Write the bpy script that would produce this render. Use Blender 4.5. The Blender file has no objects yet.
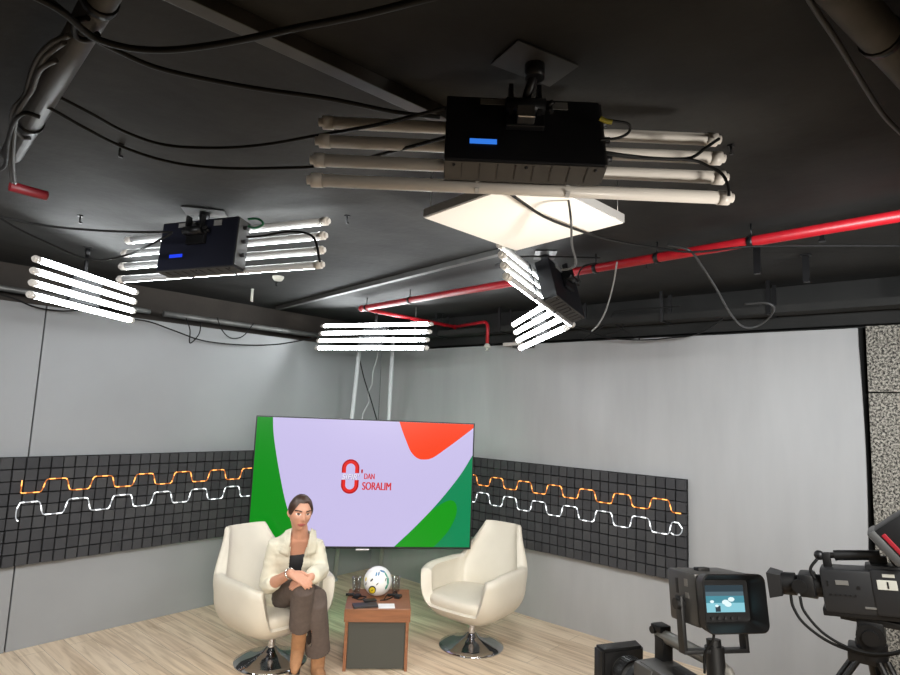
import bpy, bmesh, math, random
from mathutils import Vector, Matrix, noise
random.seed(7)
V = Vector
SC = bpy.context.scene
COL = SC.collection
PI = math.pi

# ------------------------------------------------------------------ camera, world, exposure
H = 1.8
F = 595.67
YAW, PIT, ROL = 0.713727528, 0.120181502, 0.0399104268
_f = V((math.cos(YAW)*math.cos(PIT), math.sin(YAW)*math.cos(PIT), math.sin(PIT)))
_r = V((math.sin(YAW), -math.cos(YAW), 0))
_u = _r.cross(_f)
RR = _r*math.cos(ROL) + _u*math.sin(ROL)
UU = -_r*math.sin(ROL) + _u*math.cos(ROL)
O = V((0, 0, H))
cd = bpy.data.cameras.new('camera')
cam = bpy.data.objects.new('camera', cd)
COL.objects.link(cam)
m = Matrix((RR, UU, -_f)).transposed().to_4x4()
m.translation = O
cam.matrix_world = m
cd.sensor_width = 36
cd.lens = 36*F/900
cd.clip_start = 0.02
SC.camera = cam
w = bpy.data.worlds.new('world')
SC.world = w
w.use_nodes = True
w.node_tree.nodes['Background'].inputs[0].default_value = (0.8, 0.85, 0.9, 1)
w.node_tree.nodes['Background'].inputs[1].default_value = 0.02
SC.view_settings.view_transform = 'Standard'
SC.view_settings.look = 'None'
SC.view_settings.gamma = 1
SC.view_settings.exposure = 0.0
SC.cycles.use_denoising = True
SC.cycles.max_bounces = 8
TUBE_STRENGTH = 30.0
# the studio's other lamp banks, photographer's side out of frame, plus an added fill
def area_light(name, loc, aim, sx, sy, watts, col, spread=150):
    l_ = bpy.data.lights.new(name, 'AREA'); l_.shape = 'RECTANGLE'; l_.size = sx; l_.size_y = sy; l_.energy = watts; l_.color = col
    l_.spread = math.radians(spread)
    o_ = bpy.data.objects.new(name, l_); COL.objects.link(o_)
    o_.location = loc; o_.rotation_euler = (V(aim)-V(loc)).to_track_quat('-Z', 'Y').to_euler()
area_light('ceiling_lamp', (0.9, -0.9, 2.72), (0.9, -0.89, 0), 2.4, 1.2, 36, (1, 0.90, 0.78))
area_light('right_lamp', (2.3, -0.6, 2.40), (4.73, 1.30, 1.50), 1.2, 0.3, 33, (0.96, 0.985, 1), 95)
area_light('left_lamp', (-0.4, 2.1, 2.40), (1.3, 5.1, 0.8), 1.2, 0.3, 29, (0.98, 0.985, 1), 105)
area_light('front_lamp', (-0.3, -0.9, 2.25), (2.7, 3.0, 0.0), 1.6, 0.5, 25, (1, 0.95, 0.87), 60)
area_light('panel_fill', (2.2, -1.3, 0.9), (1.97, 1.33, 2.58), 0.4, 0.4, 6, (1, 0.95, 0.87), 30)  # unseen fill light, added only to brighten the white ceiling panel from below

def ray(x, y):
    return _f*F + RR*(x-450) - UU*(y-337.5)
def at_z(x, y, z):
    d = ray(x, y); return O + d*((z-H)/d.z)
def at_d(x, y, d):
    return O + ray(x, y)*(d/F)
def at_x(x, y, X):
    d = ray(x, y); return O + d*(X/d.x)
def at_y(x, y, Y):
    d = ray(x, y); return O + d*(Y/d.y)

# ------------------------------------------------------------------ materials
def mat(name, col, rough=0.5, metal=0.0, var=0.0, scale=8.0, bump=0.0, bscale=60.0, emit=None, estr=0.0, coat=0.0, spec=0.5, stretch=None):
    mt = bpy.data.materials.new(name); mt.use_nodes = True
    nt = mt.node_tree; b = nt.nodes['Principled BSDF']
    b.inputs['Base Color'].default_value = (*col, 1)
    b.inputs['Roughness'].default_value = rough
    b.inputs['Metallic'].default_value = metal
    b.inputs['Specular IOR Level'].default_value = spec
    if coat: b.inputs['Coat Weight'].default_value = coat
    tc = nt.nodes.new('ShaderNodeTexCoord')
    src = tc.outputs['Object']
    if stretch:
        mp = nt.nodes.new('ShaderNodeMapping'); mp.inputs['Scale'].default_value = stretch
        nt.links.new(src, mp.inputs['Vector']); src = mp.outputs['Vector']
    if var > 0:
        n = nt.nodes.new('ShaderNodeTexNoise'); n.inputs['Scale'].default_value = scale; n.inputs['Detail'].default_value = 5
        nt.links.new(src, n.inputs['Vector'])
        r = nt.nodes.new('ShaderNodeValToRGB')
        r.color_ramp.elements[0].position = 0.3; r.color_ramp.elements[1].position = 0.7
        r.color_ramp.elements[0].color = (*[max(0, c*(1-var)) for c in col], 1)
        r.color_ramp.elements[1].color = (*[min(1, c*(1+var)) for c in col], 1)
        nt.links.new(n.outputs['Fac'], r.inputs['Fac']); nt.links.new(r.outputs['Color'], b.inputs['Base Color'])
    if bump > 0:
        n = nt.nodes.new('ShaderNodeTexNoise'); n.inputs['Scale'].default_value = bscale; n.inputs['Detail'].default_value = 4
        nt.links.new(src, n.inputs['Vector'])
        bp = nt.nodes.new('ShaderNodeBump'); bp.inputs['Strength'].default_value = bump; bp.inputs['Distance'].default_value = 0.01
        nt.links.new(n.outputs['Fac'], bp.inputs['Height']); nt.links.new(bp.outputs['Normal'], b.inputs['Normal'])
    if emit:
        b.inputs['Emission Color'].default_value = (*emit, 1); b.inputs['Emission Strength'].default_value = estr
    return mt

def s2l(r, g, b):
    f = lambda c: (c/255/12.92) if c/255 <= 0.04045 else ((c/255+0.055)/1.055)**2.4
    return (f(r), f(g), f(b))

M = {}
M['ceiling'] = mat('ceiling_black_paint', (0.0108, 0.0107, 0.0099), 0.8, var=0.6, scale=3.2, bump=0.25, bscale=14)
M['wall_dark'] = mat('dark_painted_wall', (0.014, 0.014, 0.013), 0.85, var=0.3, scale=3, bump=0.2, bscale=30)
M['wall_brown'] = mat('unpainted_brown_wall', (0.048, 0.039, 0.032), 0.85, var=0.3, scale=3, bump=0.2, bscale=30)
M['board'] = mat('grey_board', (0.295, 0.302, 0.308), 0.45, var=0.05, scale=1.5, bump=0.04, bscale=5)
M['fabric'] = mat('grey_backdrop', (0.37, 0.37, 0.37), 0.75, var=0.05, scale=2.0, bump=0.06, bscale=3, stretch=(1, 3, 0.6))
M['black'] = mat('black_plastic', (0.007, 0.007, 0.0075), 0.45)
M['blackm'] = mat('black_metal', (0.01, 0.01, 0.011), 0.4, 0.3)
M['rubber'] = mat('black_cable_rubber', (0.008, 0.008, 0.008), 0.6, spec=0.25)
M['greycable'] = mat('grey_cable', (0.05, 0.05, 0.05), 0.5)
M['whitecable'] = mat('white_cable', (0.36, 0.37, 0.37), 0.5)
M['darkgrey'] = mat('dark_grey_plastic', (0.022, 0.0225, 0.024), 0.45)
M['camgrey'] = mat('camera_grey', (0.085, 0.085, 0.083), 0.42, 0.2)
M['camsilver'] = mat('camera_light_grey', (0.24, 0.235, 0.22), 0.4, 0.3)
M['steel'] = mat('brushed_steel', (0.45, 0.45, 0.45), 0.3, 1.0)
M['galv'] = mat('galvanised_pipe', (0.22, 0.22, 0.21), 0.45, 0.4, var=0.3, scale=6)
M['pipe'] = mat('dark_grey_pipe', (0.05, 0.048, 0.045), 0.5, var=0.3, scale=9)
M['red'] = mat('red_pipe_paint', s2l(168, 20, 32), 0.4, var=0.12, scale=20)
M['darkred'] = mat('dark_red_paint', s2l(110, 18, 26), 0.5)
M['chrome'] = mat('chrome', (0.62, 0.62, 0.64), 0.08, 1.0)
M['cream'] = mat('cream_leather', s2l(206, 198, 182), 0.42, var=0.03, scale=6, bump=0.05, bscale=160)
M['tubewhite'] = mat('white_tube_plastic', (0.62, 0.58, 0.53), 0.4)
M['tubegrey'] = mat('tube_back_plastic', (0.42, 0.42, 0.42), 0.4)
M['tubeon'] = mat('lit_tube', (0.9, 0.9, 0.9), 0.5, emit=(0.93, 0.98, 1.0), estr=TUBE_STRENGTH)
M['boxblack'] = mat('box_black', (0.006, 0.006, 0.008), 0.5)
M['boxnavy'] = mat('box_dark_navy', (0.006, 0.007, 0.016), 0.45)
M['boxgrey'] = mat('box_grey_metal', (0.055, 0.053, 0.051), 0.5, 0.3)
M['display'] = mat('blue_display', (0.02, 0.1, 0.4), 0.4, emit=s2l(50, 120, 225), estr=1.0)
M['displayB'] = mat('deep_blue_display', (0.01, 0.03, 0.3), 0.4, emit=s2l(30, 60, 230), estr=1.0)
M['sticker'] = mat('grey_sticker', (0.25, 0.25, 0.24), 0.6)
M['panelwhite'] = mat('white_panel_diffuser', (0.92, 0.89, 0.83), 0.45)
M['panelrim'] = mat('panel_rim', (0.35, 0.35, 0.35), 0.45)
M['yellowplug'] = mat('yellow_plug', s2l(160, 150, 50), 0.5)
M['greenplug'] = mat('green_plug', s2l(20, 110, 70), 0.5)
M['orange_led'] = mat('orange_led', (1, .4, .1), 0.5, emit=(1.0, 0.38, 0.09), estr=1.9)
M['orange_dim'] = mat('orange_led_sleeve', (.5, .16, .03), 0.5, emit=(1.0, 0.25, 0.03), estr=0.25)
M['white_led'] = mat('white_led', (1, 1, 1), 0.5, emit=(0.92, 0.97, 1.0), estr=1.7)
M['white_dim'] = mat('white_led_sleeve', (.5, .52, .55), 0.5, emit=(0.8, 0.88, 1.0), estr=0.1)
M['tile0'] = mat('felt_tile_a', (0.045, 0.045, 0.048), 0.9, bump=0.3, bscale=300)
M['tile1'] = mat('felt_tile_b', (0.053, 0.053, 0.055), 0.9, bump=0.3, bscale=300)
M['tile2'] = mat('felt_tile_c', (0.038, 0.038, 0.041), 0.9, bump=0.3, bscale=300)
M['tileback'] = mat('tile_backing', (0.006, 0.006, 0.006), 0.9)
M['skin'] = mat('skin', s2l(202, 148, 122), 0.5, var=0.04, scale=25)
M['lip'] = mat('lips', s2l(176, 92, 88), 0.4)
M['eyew'] = mat('eye_white', s2l(215, 205, 198), 0.3)
M['dark'] = mat('iris_brow', s2l(58, 38, 30), 0.5)
M['hair'] = mat('brown_hair', s2l(58, 38, 27), 0.45, var=0.3, scale=30, stretch=(1, 1, 6))
M['jacket'] = mat('cream_jacket', s2l(214, 208, 188), 0.8, var=0.04, scale=30, bump=0.25, bscale=45)
M['trouser'] = mat('brown_trouser', s2l(92, 80, 74), 0.85, var=0.1, scale=40, bump=0.25, bscale=35)
M['topblack'] = mat('black_top', (0.012, 0.012, 0.014), 0.8)
M['suede'] = mat('tan_suede', s2l(164, 120, 84), 0.85, var=0.1, scale=30, bump=0.15, bscale=60)
M['sole'] = mat('boot_sole', (0.02, 0.016, 0.013), 0.6)
M['gold'] = mat('silver_bracelet', (0.6, 0.58, 0.54), 0.25, 1.0)
M['walnut'] = mat('walnut_board', s2l(134, 86, 56), 0.4, var=0.18, scale=6, stretch=(1, 9, 9))
M['tablegrey'] = mat('grey_table_panel', s2l(66, 66, 60), 0.55)
M['ballwhite'] = mat('ball_white', (0.78, 0.77, 0.74), 0.35)
M['ballyellow'] = mat('ball_yellow', s2l(225, 200, 40), 0.4)
M['ballblue'] = mat('ball_blue', s2l(70, 120, 160), 0.4)
M['ballteal'] = mat('ball_teal', s2l(60, 140, 120), 0.4)
M['paper'] = mat('paper', (0.8, 0.8, 0.79), 0.7)
M['leather'] = mat('black_leather', (0.02, 0.02, 0.022), 0.45)
M['pole'] = mat('grey_stand_pole', (0.5, 0.52, 0.52), 0.4)
M['label_white'] = mat('white_label', (0.6, 0.59, 0.52), 0.6)
M['redstripe'] = mat('red_stripe', s2l(150, 20, 35), 0.5)
M['orangecable'] = mat('orange_cable', s2l(225, 80, 50), 0.5)
M['lensglass'] = mat('lens_glass', (0.01, 0.01, 0.02), 0.05, coat=1.0)
M['tv_bezel'] = mat('tv_bezel', (0.01, 0.012, 0.012), 0.3)

def emis(name, c, s=1.0):
    return mat(name, tuple(x*0.05 for x in c), 0.25, emit=c, estr=s, spec=0.3)
M['s_lilac'] = emis('screen_lilac', s2l(196, 187, 228))
M['s_green'] = emis('screen_green', s2l(10, 136, 24))
M['s_green2'] = emis('screen_bright_green', s2l(14, 148, 20))
M['s_teal'] = emis('screen_teal', s2l(8, 132, 82))
M['s_orange'] = emis('screen_orange', s2l(244, 62, 14))
M['s_red'] = emis('screen_red', s2l(222, 38, 32))
M['s_dred'] = emis('screen_dark_red', s2l(176, 14, 24))
M['s_text'] = emis('screen_red_lettering', s2l(205, 50, 58))
M['s_white'] = emis('screen_white', s2l(226, 222, 240))
M['s_shadow'] = emis('screen_grey_lettering', s2l(150, 140, 172))

def glass_mat():
    mt = bpy.data.materials.new('clear_glass'); mt.use_nodes = True
    nt = mt.node_tree; nt.nodes.clear()
    o = nt.nodes.new('ShaderNodeOutputMaterial'); mx = nt.nodes.new('ShaderNodeMixShader')
    t = nt.nodes.new('ShaderNodeBsdfTransparent'); t.inputs[0].default_value = (0.93, 0.95, 0.95, 1)
    g = nt.nodes.new('ShaderNodeBsdfGlossy'); g.inputs['Roughness'].default_value = 0.06
    lw = nt.nodes.new('ShaderNodeLayerWeight'); lw.inputs['Blend'].default_value = 0.35
    nt.links.new(lw.outputs['Facing'], mx.inputs[0]); nt.links.new(t.outputs[0], mx.inputs[1]); nt.links.new(g.outputs[0], mx.inputs[2])
    nt.links.new(mx.outputs[0], o.inputs[0])
    return mt
M['glass'] = glass_mat()

def floor_mat():
    mt = bpy.data.materials.new('oak_laminate'); mt.use_nodes = True
    nt = mt.node_tree; b = nt.nodes['Principled BSDF']; b.inputs['Roughness'].default_value = 0.42
    tc = nt.nodes.new('ShaderNodeTexCoord')
    mp = nt.nodes.new('ShaderNodeMapping'); mp.inputs['Rotation'].default_value = (0, 0, PI/2)
    nt.links.new(tc.outputs['Object'], mp.inputs['Vector'])
    br = nt.nodes.new('ShaderNodeTexBrick')
    br.inputs['Scale'].default_value = 1; br.inputs['Brick Width'].default_value = 1.25; br.inputs['Row Height'].default_value = 0.155
    br.inputs['Mortar Size'].default_value = 0.0014; br.inputs['Mortar Smooth'].default_value = 0.2
    br.inputs['Color1'].default_value = (0.73, 0.575, 0.415, 1); br.inputs['Color2'].default_value = (0.80, 0.655, 0.49, 1)
    br.inputs['Mortar'].default_value = (0.30, 0.235, 0.17, 1)
    nt.links.new(mp.outputs['Vector'], br.inputs['Vector'])
    mp2 = nt.nodes.new('ShaderNodeMapping'); mp2.inputs['Scale'].default_value = (16, 1.1, 1)
    nt.links.new(tc.outputs['Object'], mp2.inputs['Vector'])
    n = nt.nodes.new('ShaderNodeTexNoise'); n.inputs['Scale'].default_value = 1.6; n.inputs['Detail'].default_value = 8; n.inputs['Distortion'].default_value = 0.9
    nt.links.new(mp2.outputs['Vector'], n.inputs['Vector'])
    r = nt.nodes.new('ShaderNodeValToRGB')
    r.color_ramp.elements[0].position = 0.30; r.color_ramp.elements[0].color = (0.66, 0.60, 0.53, 1)
    r.color_ramp.elements[1].position = 0.60; r.color_ramp.elements[1].color = (1.03, 1.03, 1.03, 1)
    nt.links.new(n.outputs['Fac'], r.inputs['Fac'])
    mx = nt.nodes.new('ShaderNodeMixRGB'); mx.blend_type = 'MULTIPLY'; mx.inputs[0].default_value = 1
    nt.links.new(br.outputs['Color'], mx.inputs[1]); nt.links.new(r.outputs['Color'], mx.inputs[2])
    nt.links.new(mx.outputs[0], b.inputs['Base Color'])
    return mt
M['floor'] = floor_mat()

def speckle_mat():
    mt = bpy.data.materials.new('speckled_wood_wool'); mt.use_nodes = True
    nt = mt.node_tree; b = nt.nodes['Principled BSDF']; b.inputs['Roughness'].default_value = 0.95
    tc = nt.nodes.new('ShaderNodeTexCoord')
    n = nt.nodes.new('ShaderNodeTexNoise'); n.inputs['Scale'].default_value = 70; n.inputs['Detail'].default_value = 8; n.inputs['Roughness'].default_value = 0.75
    nt.links.new(tc.outputs['Object'], n.inputs['Vector'])
    r = nt.nodes.new('ShaderNodeValToRGB')
    r.color_ramp.elements[0].position = 0.44; r.color_ramp.elements[0].color = (0.02, 0.019, 0.017, 1)
    r.color_ramp.elements[1].position = 0.58; r.color_ramp.elements[1].color = (0.46, 0.43, 0.37, 1)
    nt.links.new(n.outputs['Fac'], r.inputs['Fac']); nt.links.new(r.outputs['Color'], b.inputs['Base Color'])
    bp = nt.nodes.new('ShaderNodeBump'); bp.inputs['Strength'].default_value = 0.6; bp.inputs['Distance'].default_value = 0.01
    nt.links.new(n.outputs['Fac'], bp.inputs['Height']); nt.links.new(bp.outputs['Normal'], b.inputs['Normal'])
    return mt
M['speckle'] = speckle_mat()

# ------------------------------------------------------------------ mesh helpers
def tag(o, label=None, cat=None, group=None, kind=None):
    if label: o['label'] = label
    if cat: o['category'] = cat
    if group: o['group'] = group
    if kind: o['kind'] = kind
    return o

def empty(name, mw, label, cat, group=None):
    o = bpy.data.objects.new(name, None); COL.objects.link(o)
    o.empty_display_size = 0.1
    o.matrix_world = mw if isinstance(mw, Matrix) else Matrix.Translation(V(mw))
    o['_'] = 0; del o['_']
    ROOT[o.name] = o.matrix_basis.copy()
    return tag(o, label, cat, group)
ROOT = {}

def obj(name, bm, mats, parent=None, smooth=False, world=False, wm=None, angle=None):
    """one mesh object; world=True: bm is in world coordinates, moved into the frame wm of its thing"""
    if world and wm is not None:
        bmesh.ops.transform(bm, matrix=wm.inverted(), verts=bm.verts)
    me = bpy.data.meshes.new(name)
    bm.normal_update()
    bm.to_mesh(me); bm.free()
    for mt in (mats if isinstance(mats, (list, tuple)) else [mats]):
        me.materials.append(mt)
    if smooth or angle:
        for p in me.polygons: p.use_smooth = True
    o = bpy.data.objects.new(name, me); COL.objects.link(o)
    if parent is not None: o.parent = parent
    if angle:
        me.update()
        b2 = bmesh.new(); b2.from_mesh(me)
        for e in b2.edges:
            if len(e.link_faces) == 2 and e.calc_face_angle(0) > angle: e.smooth = False
        b2.to_mesh(me); b2.free()
    return o

def B(): return bmesh.new()

def box(bm, c, s, rot=None, bevel=0.0, mi=0, taper=None):
    r = bmesh.ops.create_cube(bm, size=1)
    vs = r['verts']
    for v in vs:
        v.co = V((v.co.x*s[0], v.co.y*s[1], v.co.z*s[2]))
        if taper and v.co.z > 0: v.co.x *= taper; v.co.y *= taper
    fs = set(f for v in vs for f in v.link_faces)
    for f in fs: f.material_index = mi
    if bevel:
        es = set(e for f in fs for e in f.edges)
        rb = bmesh.ops.bevel(bm, geom=list(es), offset=bevel, segments=2, affect='EDGES', profile=0.6)
        vs = list(set(v for f in rb['faces'] for v in f.verts) | set(v for v in vs if v.is_valid))
        for f in set(f for v in vs for f in v.link_faces): f.material_index = mi
    mt = Matrix.Translation(V(c))
    if rot is not None: mt = mt @ (rot.to_4x4())
    bmesh.ops.transform(bm, matrix=mt, verts=vs)
    return vs

def frame_from(t, up=V((0, 0, 1))):
    t = t.normalized()
    if abs(t.dot(up)) > 0.98: up = V((1, 0, 0))
    a = up.cross(t).normalized(); b = t.cross(a)
    return a, b

def sweep(bm, pts, r, n=8, cap=True, mi=0, mif=None, sq=None):
    """tube along points; r number or list; sq=(k) flattens second axis"""
    pts = [V(p) for p in pts]
    rs = r if isinstance(r, (list, tuple)) else [r]*len(pts)
    rings = []; prev = None
    for i, p in enumerate(pts):
        t = (pts[min(i+1, len(pts)-1)] - pts[max(i-1, 0)])
        if t.length < 1e-9: t = V((0, 0, 1))
        t.normalize()
        if prev is None: a, b = frame_from(t)
        else:
            a = prev - t*prev.dot(t)
            if a.length < 1e-6: a, b = frame_from(t)
            a.normalize(); b = t.cross(a)
        prev = a
        k = sq if sq else 1
        rings.append([bm.verts.new(p + (a*math.cos(2*PI*j/n) + b*math.sin(2*PI*j/n)*k)*rs[i]) for j in range(n)])
    for i in range(len(rings)-1):
        for j in range(n):
            f = bm.faces.new((rings[i][j], rings[i][(j+1) % n], rings[i+1][(j+1) % n], rings[i+1][j]))
            f.material_index = mif(i) if mif else mi
            f.smooth = True
    if cap:
        f = bm.faces.new(list(reversed(rings[0]))); f.material_index = mi
        f = bm.faces.new(rings[-1]); f.material_index = mi
    return rings

def limb(bm, pts, rs, n=14):
    """rounded tapering limb"""
    pts = [V(p) for p in pts]
    P, R = [], []
    d0 = (pts[0]-pts[1]).normalized(); d1 = (pts[-1]-pts[-2]).normalized()
    for k in (0.97, 0.75, 0.4): P.append(pts[0]+d0*rs[0]*k); R.append(rs[0]*math.sqrt(max(0.02, 1-k*k)))
    for i in range(len(pts)-1):
        for s in range(4):
            t = s/4
            P.append(pts[i].lerp(pts[i+1], t)); R.append(rs[i]*(1-t)+rs[i+1]*t)
    P.append(pts[-1]); R.append(rs[-1])
    for k in (0.4, 0.75, 0.97): P.append(pts[-1]+d1*rs[-1]*k); R.append(rs[-1]*math.sqrt(max(0.02, 1-k*k)))
    sweep(bm, P, R, n)

def cr(pts, n=8):
    """Catmull-Rom through points"""
    pts = [V(p) for p in pts]
    q = [pts[0]*2-pts[1]] + pts + [pts[-1]*2-pts[-2]]
    out = []
    for i in range(1, len(q)-2):
        a, b, c, d = q[i-1:i+3]
        for k in range(n):
            t = k/n
            out.append(0.5*((2*b) + (c-a)*t + (2*a-5*b+4*c-d)*t*t + (3*b-a-3*c+d)*t**3))
    out.append(pts[-1]); return out

def cyl(bm, a, b, r, r2=None, n=20, mi=0):
    sweep(bm, [a, b], [r, r2 if r2 is not None else r], n, True, mi)

def lathe(bm, prof, c=(0, 0, 0), n=32, mi=0, axis=None):
    c = V(c); rings = []
    a, b, t = V((1, 0, 0)), V((0, 1, 0)), V((0, 0, 1))
    if axis is not None:
        t = V(axis).normalized(); a, b = frame_from(t)
    for (r, z) in prof:
        rings.append([bm.verts.new(c + (a*math.cos(2*PI*j/n)+b*math.sin(2*PI*j/n))*max(r, 1e-5) + t*z) for j in range(n)])
    for i in range(len(rings)-1):
        for j in range(n):
            f = bm.faces.new((rings[i][j], rings[i][(j+1) % n], rings[i+1][(j+1) % n], rings[i+1][j]))
            f.material_index = mi; f.smooth = True
    return rings

def ball(bm, c, r, n=16, mi=0, s=(1, 1, 1)):
    rr = bmesh.ops.create_uvsphere(bm, u_segments=n, v_segments=max(6, n*2//3), radius=r)
    for v in rr['verts']: v.co = V((v.co.x*s[0], v.co.y*s[1], v.co.z*s[2])) + V(c)
    for f in set(f for v in rr['verts'] for f in v.link_faces): f.material_index = mi; f.smooth = True
    return rr['verts']

def prism(bm, poly, ext, mi=0):
    """poly: list of 3D points, ext: extrusion vector"""
    a = [bm.verts.new(V(p)) for p in poly]; b = [bm.verts.new(V(p)+V(ext)) for p in poly]
    n = len(a); fs = []
    fs.append(bm.faces.new(a)); fs.append(bm.faces.new(list(reversed(b))))
    for i in range(n): fs.append(bm.faces.new((a[i], b[i], b[(i+1) % n], a[(i+1) % n])))
    for f in fs: f.material_index = mi
    bmesh.ops.recalc_face_normals(bm, faces=fs)

def struct(name, bm, mt):
    return tag(obj(name, bm, mt), kind='structure')

# ------------------------------------------------------------------ the setting
XR, YL, ZC = 4.732, 5.142, 2.78
WT = 2.445                                    # height of the grey partitions
bm = B(); box(bm, (1.1, 1.5, -0.05), (7.9, 8.4, 0.1)); struct('floor', bm, M['floor'])
bm = B(); box(bm, (1.1, 1.5, ZC+0.06), (7.9, 8.4, 0.12)); struct('ceiling', bm, M['ceiling'])
bm = B(); box(bm, (4.95, 1.5, ZC/2), (0.12, 8.4, ZC)); struct('wall_right', bm, M['wall_dark'])
bm = B(); box(bm, (1.1, 5.56, ZC/2), (7.9, 0.12, ZC)); struct('wall_left', bm, M['wall_brown'])
bm = B(); box(bm, (-2.85, 1.5, ZC/2), (0.12, 8.4, ZC)); struct('wall_back', bm, M['wall_dark'])
bm = B(); box(bm, (1.1, -2.7, ZC/2), (7.9, 0.12, ZC)); struct('wall_front', bm, M['wall_dark'])
# boxed concrete beam running along the head of the right wall, over the backdrop
bm = B(); box(bm, (4.84, 1.95, (ZC+WT+0.03)/2), (0.12, 7.0, ZC-WT-0.03)); struct('beam', bm, M['wall_dark'])

# grey partitions: separate boards on the left, one long backdrop on the right
bm = B(); box(bm, (0.10, YL+0.02, WT/2), (2.485, 0.04, WT), bevel=0.003)
tag(obj('partition_board', bm, M['board']), 'grey painted partition board left of the thin dark seam', 'partition', 'grey partition boards')
bm = B(); box(bm, ((1.352+XR)/2, YL+0.02, WT/2), (XR-1.352, 0.04, WT), bevel=0.003)
tag(obj('partition_board', bm, M['board']), 'wide grey painted partition board between the thin dark seam and the television corner', 'partition', 'grey partition boards')
# right backdrop with a slight sag and folded edge
bm = B()
ny, nz = 90, 40
g = []
for i in range(ny+1):
    y = 0.51 + (YL-0.51)*i/ny
    row = []
    for k in range(nz+1):
        z = WT*k/nz
        d = 0.006*math.sin(y*3.1+z*0.8) + 0.004*math.sin(y*9+2*z) + 0.03*math.exp(-((z-WT+0.13)/0.05)**2)*(0.6+0.4*math.sin(2*y))
        e = 0.008*math.sin(z*3.0)*max(0, 1-i/6)
        row.append(bm.verts.new((XR - d*0.6, y+e, z)))
    g.append(row)
for i in range(ny):
    for k in range(nz):
        bm.faces.new((g[i][k], g[i][k+1], g[i+1][k+1], g[i+1][k]))
ext = bmesh.ops.extrude_face_region(bm, geom=bm.faces[:])
bmesh.ops.translate(bm, vec=(0.03, 0, 0), verts=[v for v in ext['geom'] if isinstance(v, bmesh.types.BMVert)])
bmesh.ops.recalc_face_normals(bm, faces=bm.faces[:])
tag(obj('backdrop_panel', bm, M['fabric'], angle=0.7), 'long plain grey backdrop covering the right wall', 'backdrop')

# speckled acoustic slabs at far right, beyond the backdrop edge
for (z0, z1, lab) in ((0.0, 2.018, 'speckled grey acoustic slab, tall lower one beside the backdrop edge'), (2.026, WT+0.02, 'speckled grey acoustic slab above the horizontal joint, under the dark ceiling')):
    bm = B(); box(bm, (4.84, -0.82, (z0+z1)/2), (0.08, 2.6, z1-z0), bevel=0.004)
    tag(obj('acoustic_slab', bm, M['speckle']), lab, 'acoustic panel', 'speckled acoustic slabs')

# ------------------------------------------------------------------ tile panels with light wires
def wave_pts(u0, u1, mid, amp, hi0, per, step=0.008):
    """smoothed square wave: high on [hi0, hi0+per/2]"""
    n = int(abs(u1-u0)/step); out = []
    for i in range(n+1):
        u = u0 + (u1-u0)*i/n
        s = math.sin(2*PI*(u-hi0)/per)
        out.append((u, mid + amp*math.tanh(5.0*s)/math.tanh(5.0)))
    # resample evenly
    res = [out[0]]; acc = 0
    L = [0]
    for a, b in zip(out, out[1:]): L.append(L[-1]+math.hypot(b[0]-a[0], b[1]-a[1]))
    k = 0; d = 0.008
    while d < L[-1]:
        while L[k+1] < d: k += 1
        t = (d-L[k])/max(1e-9, L[k+1]-L[k])
        res.append((out[k][0]+(out[k+1][0]-out[k][0])*t, out[k][1]+(out[k+1][1]-out[k][1])*t)); d += 0.008
    return res

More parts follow.
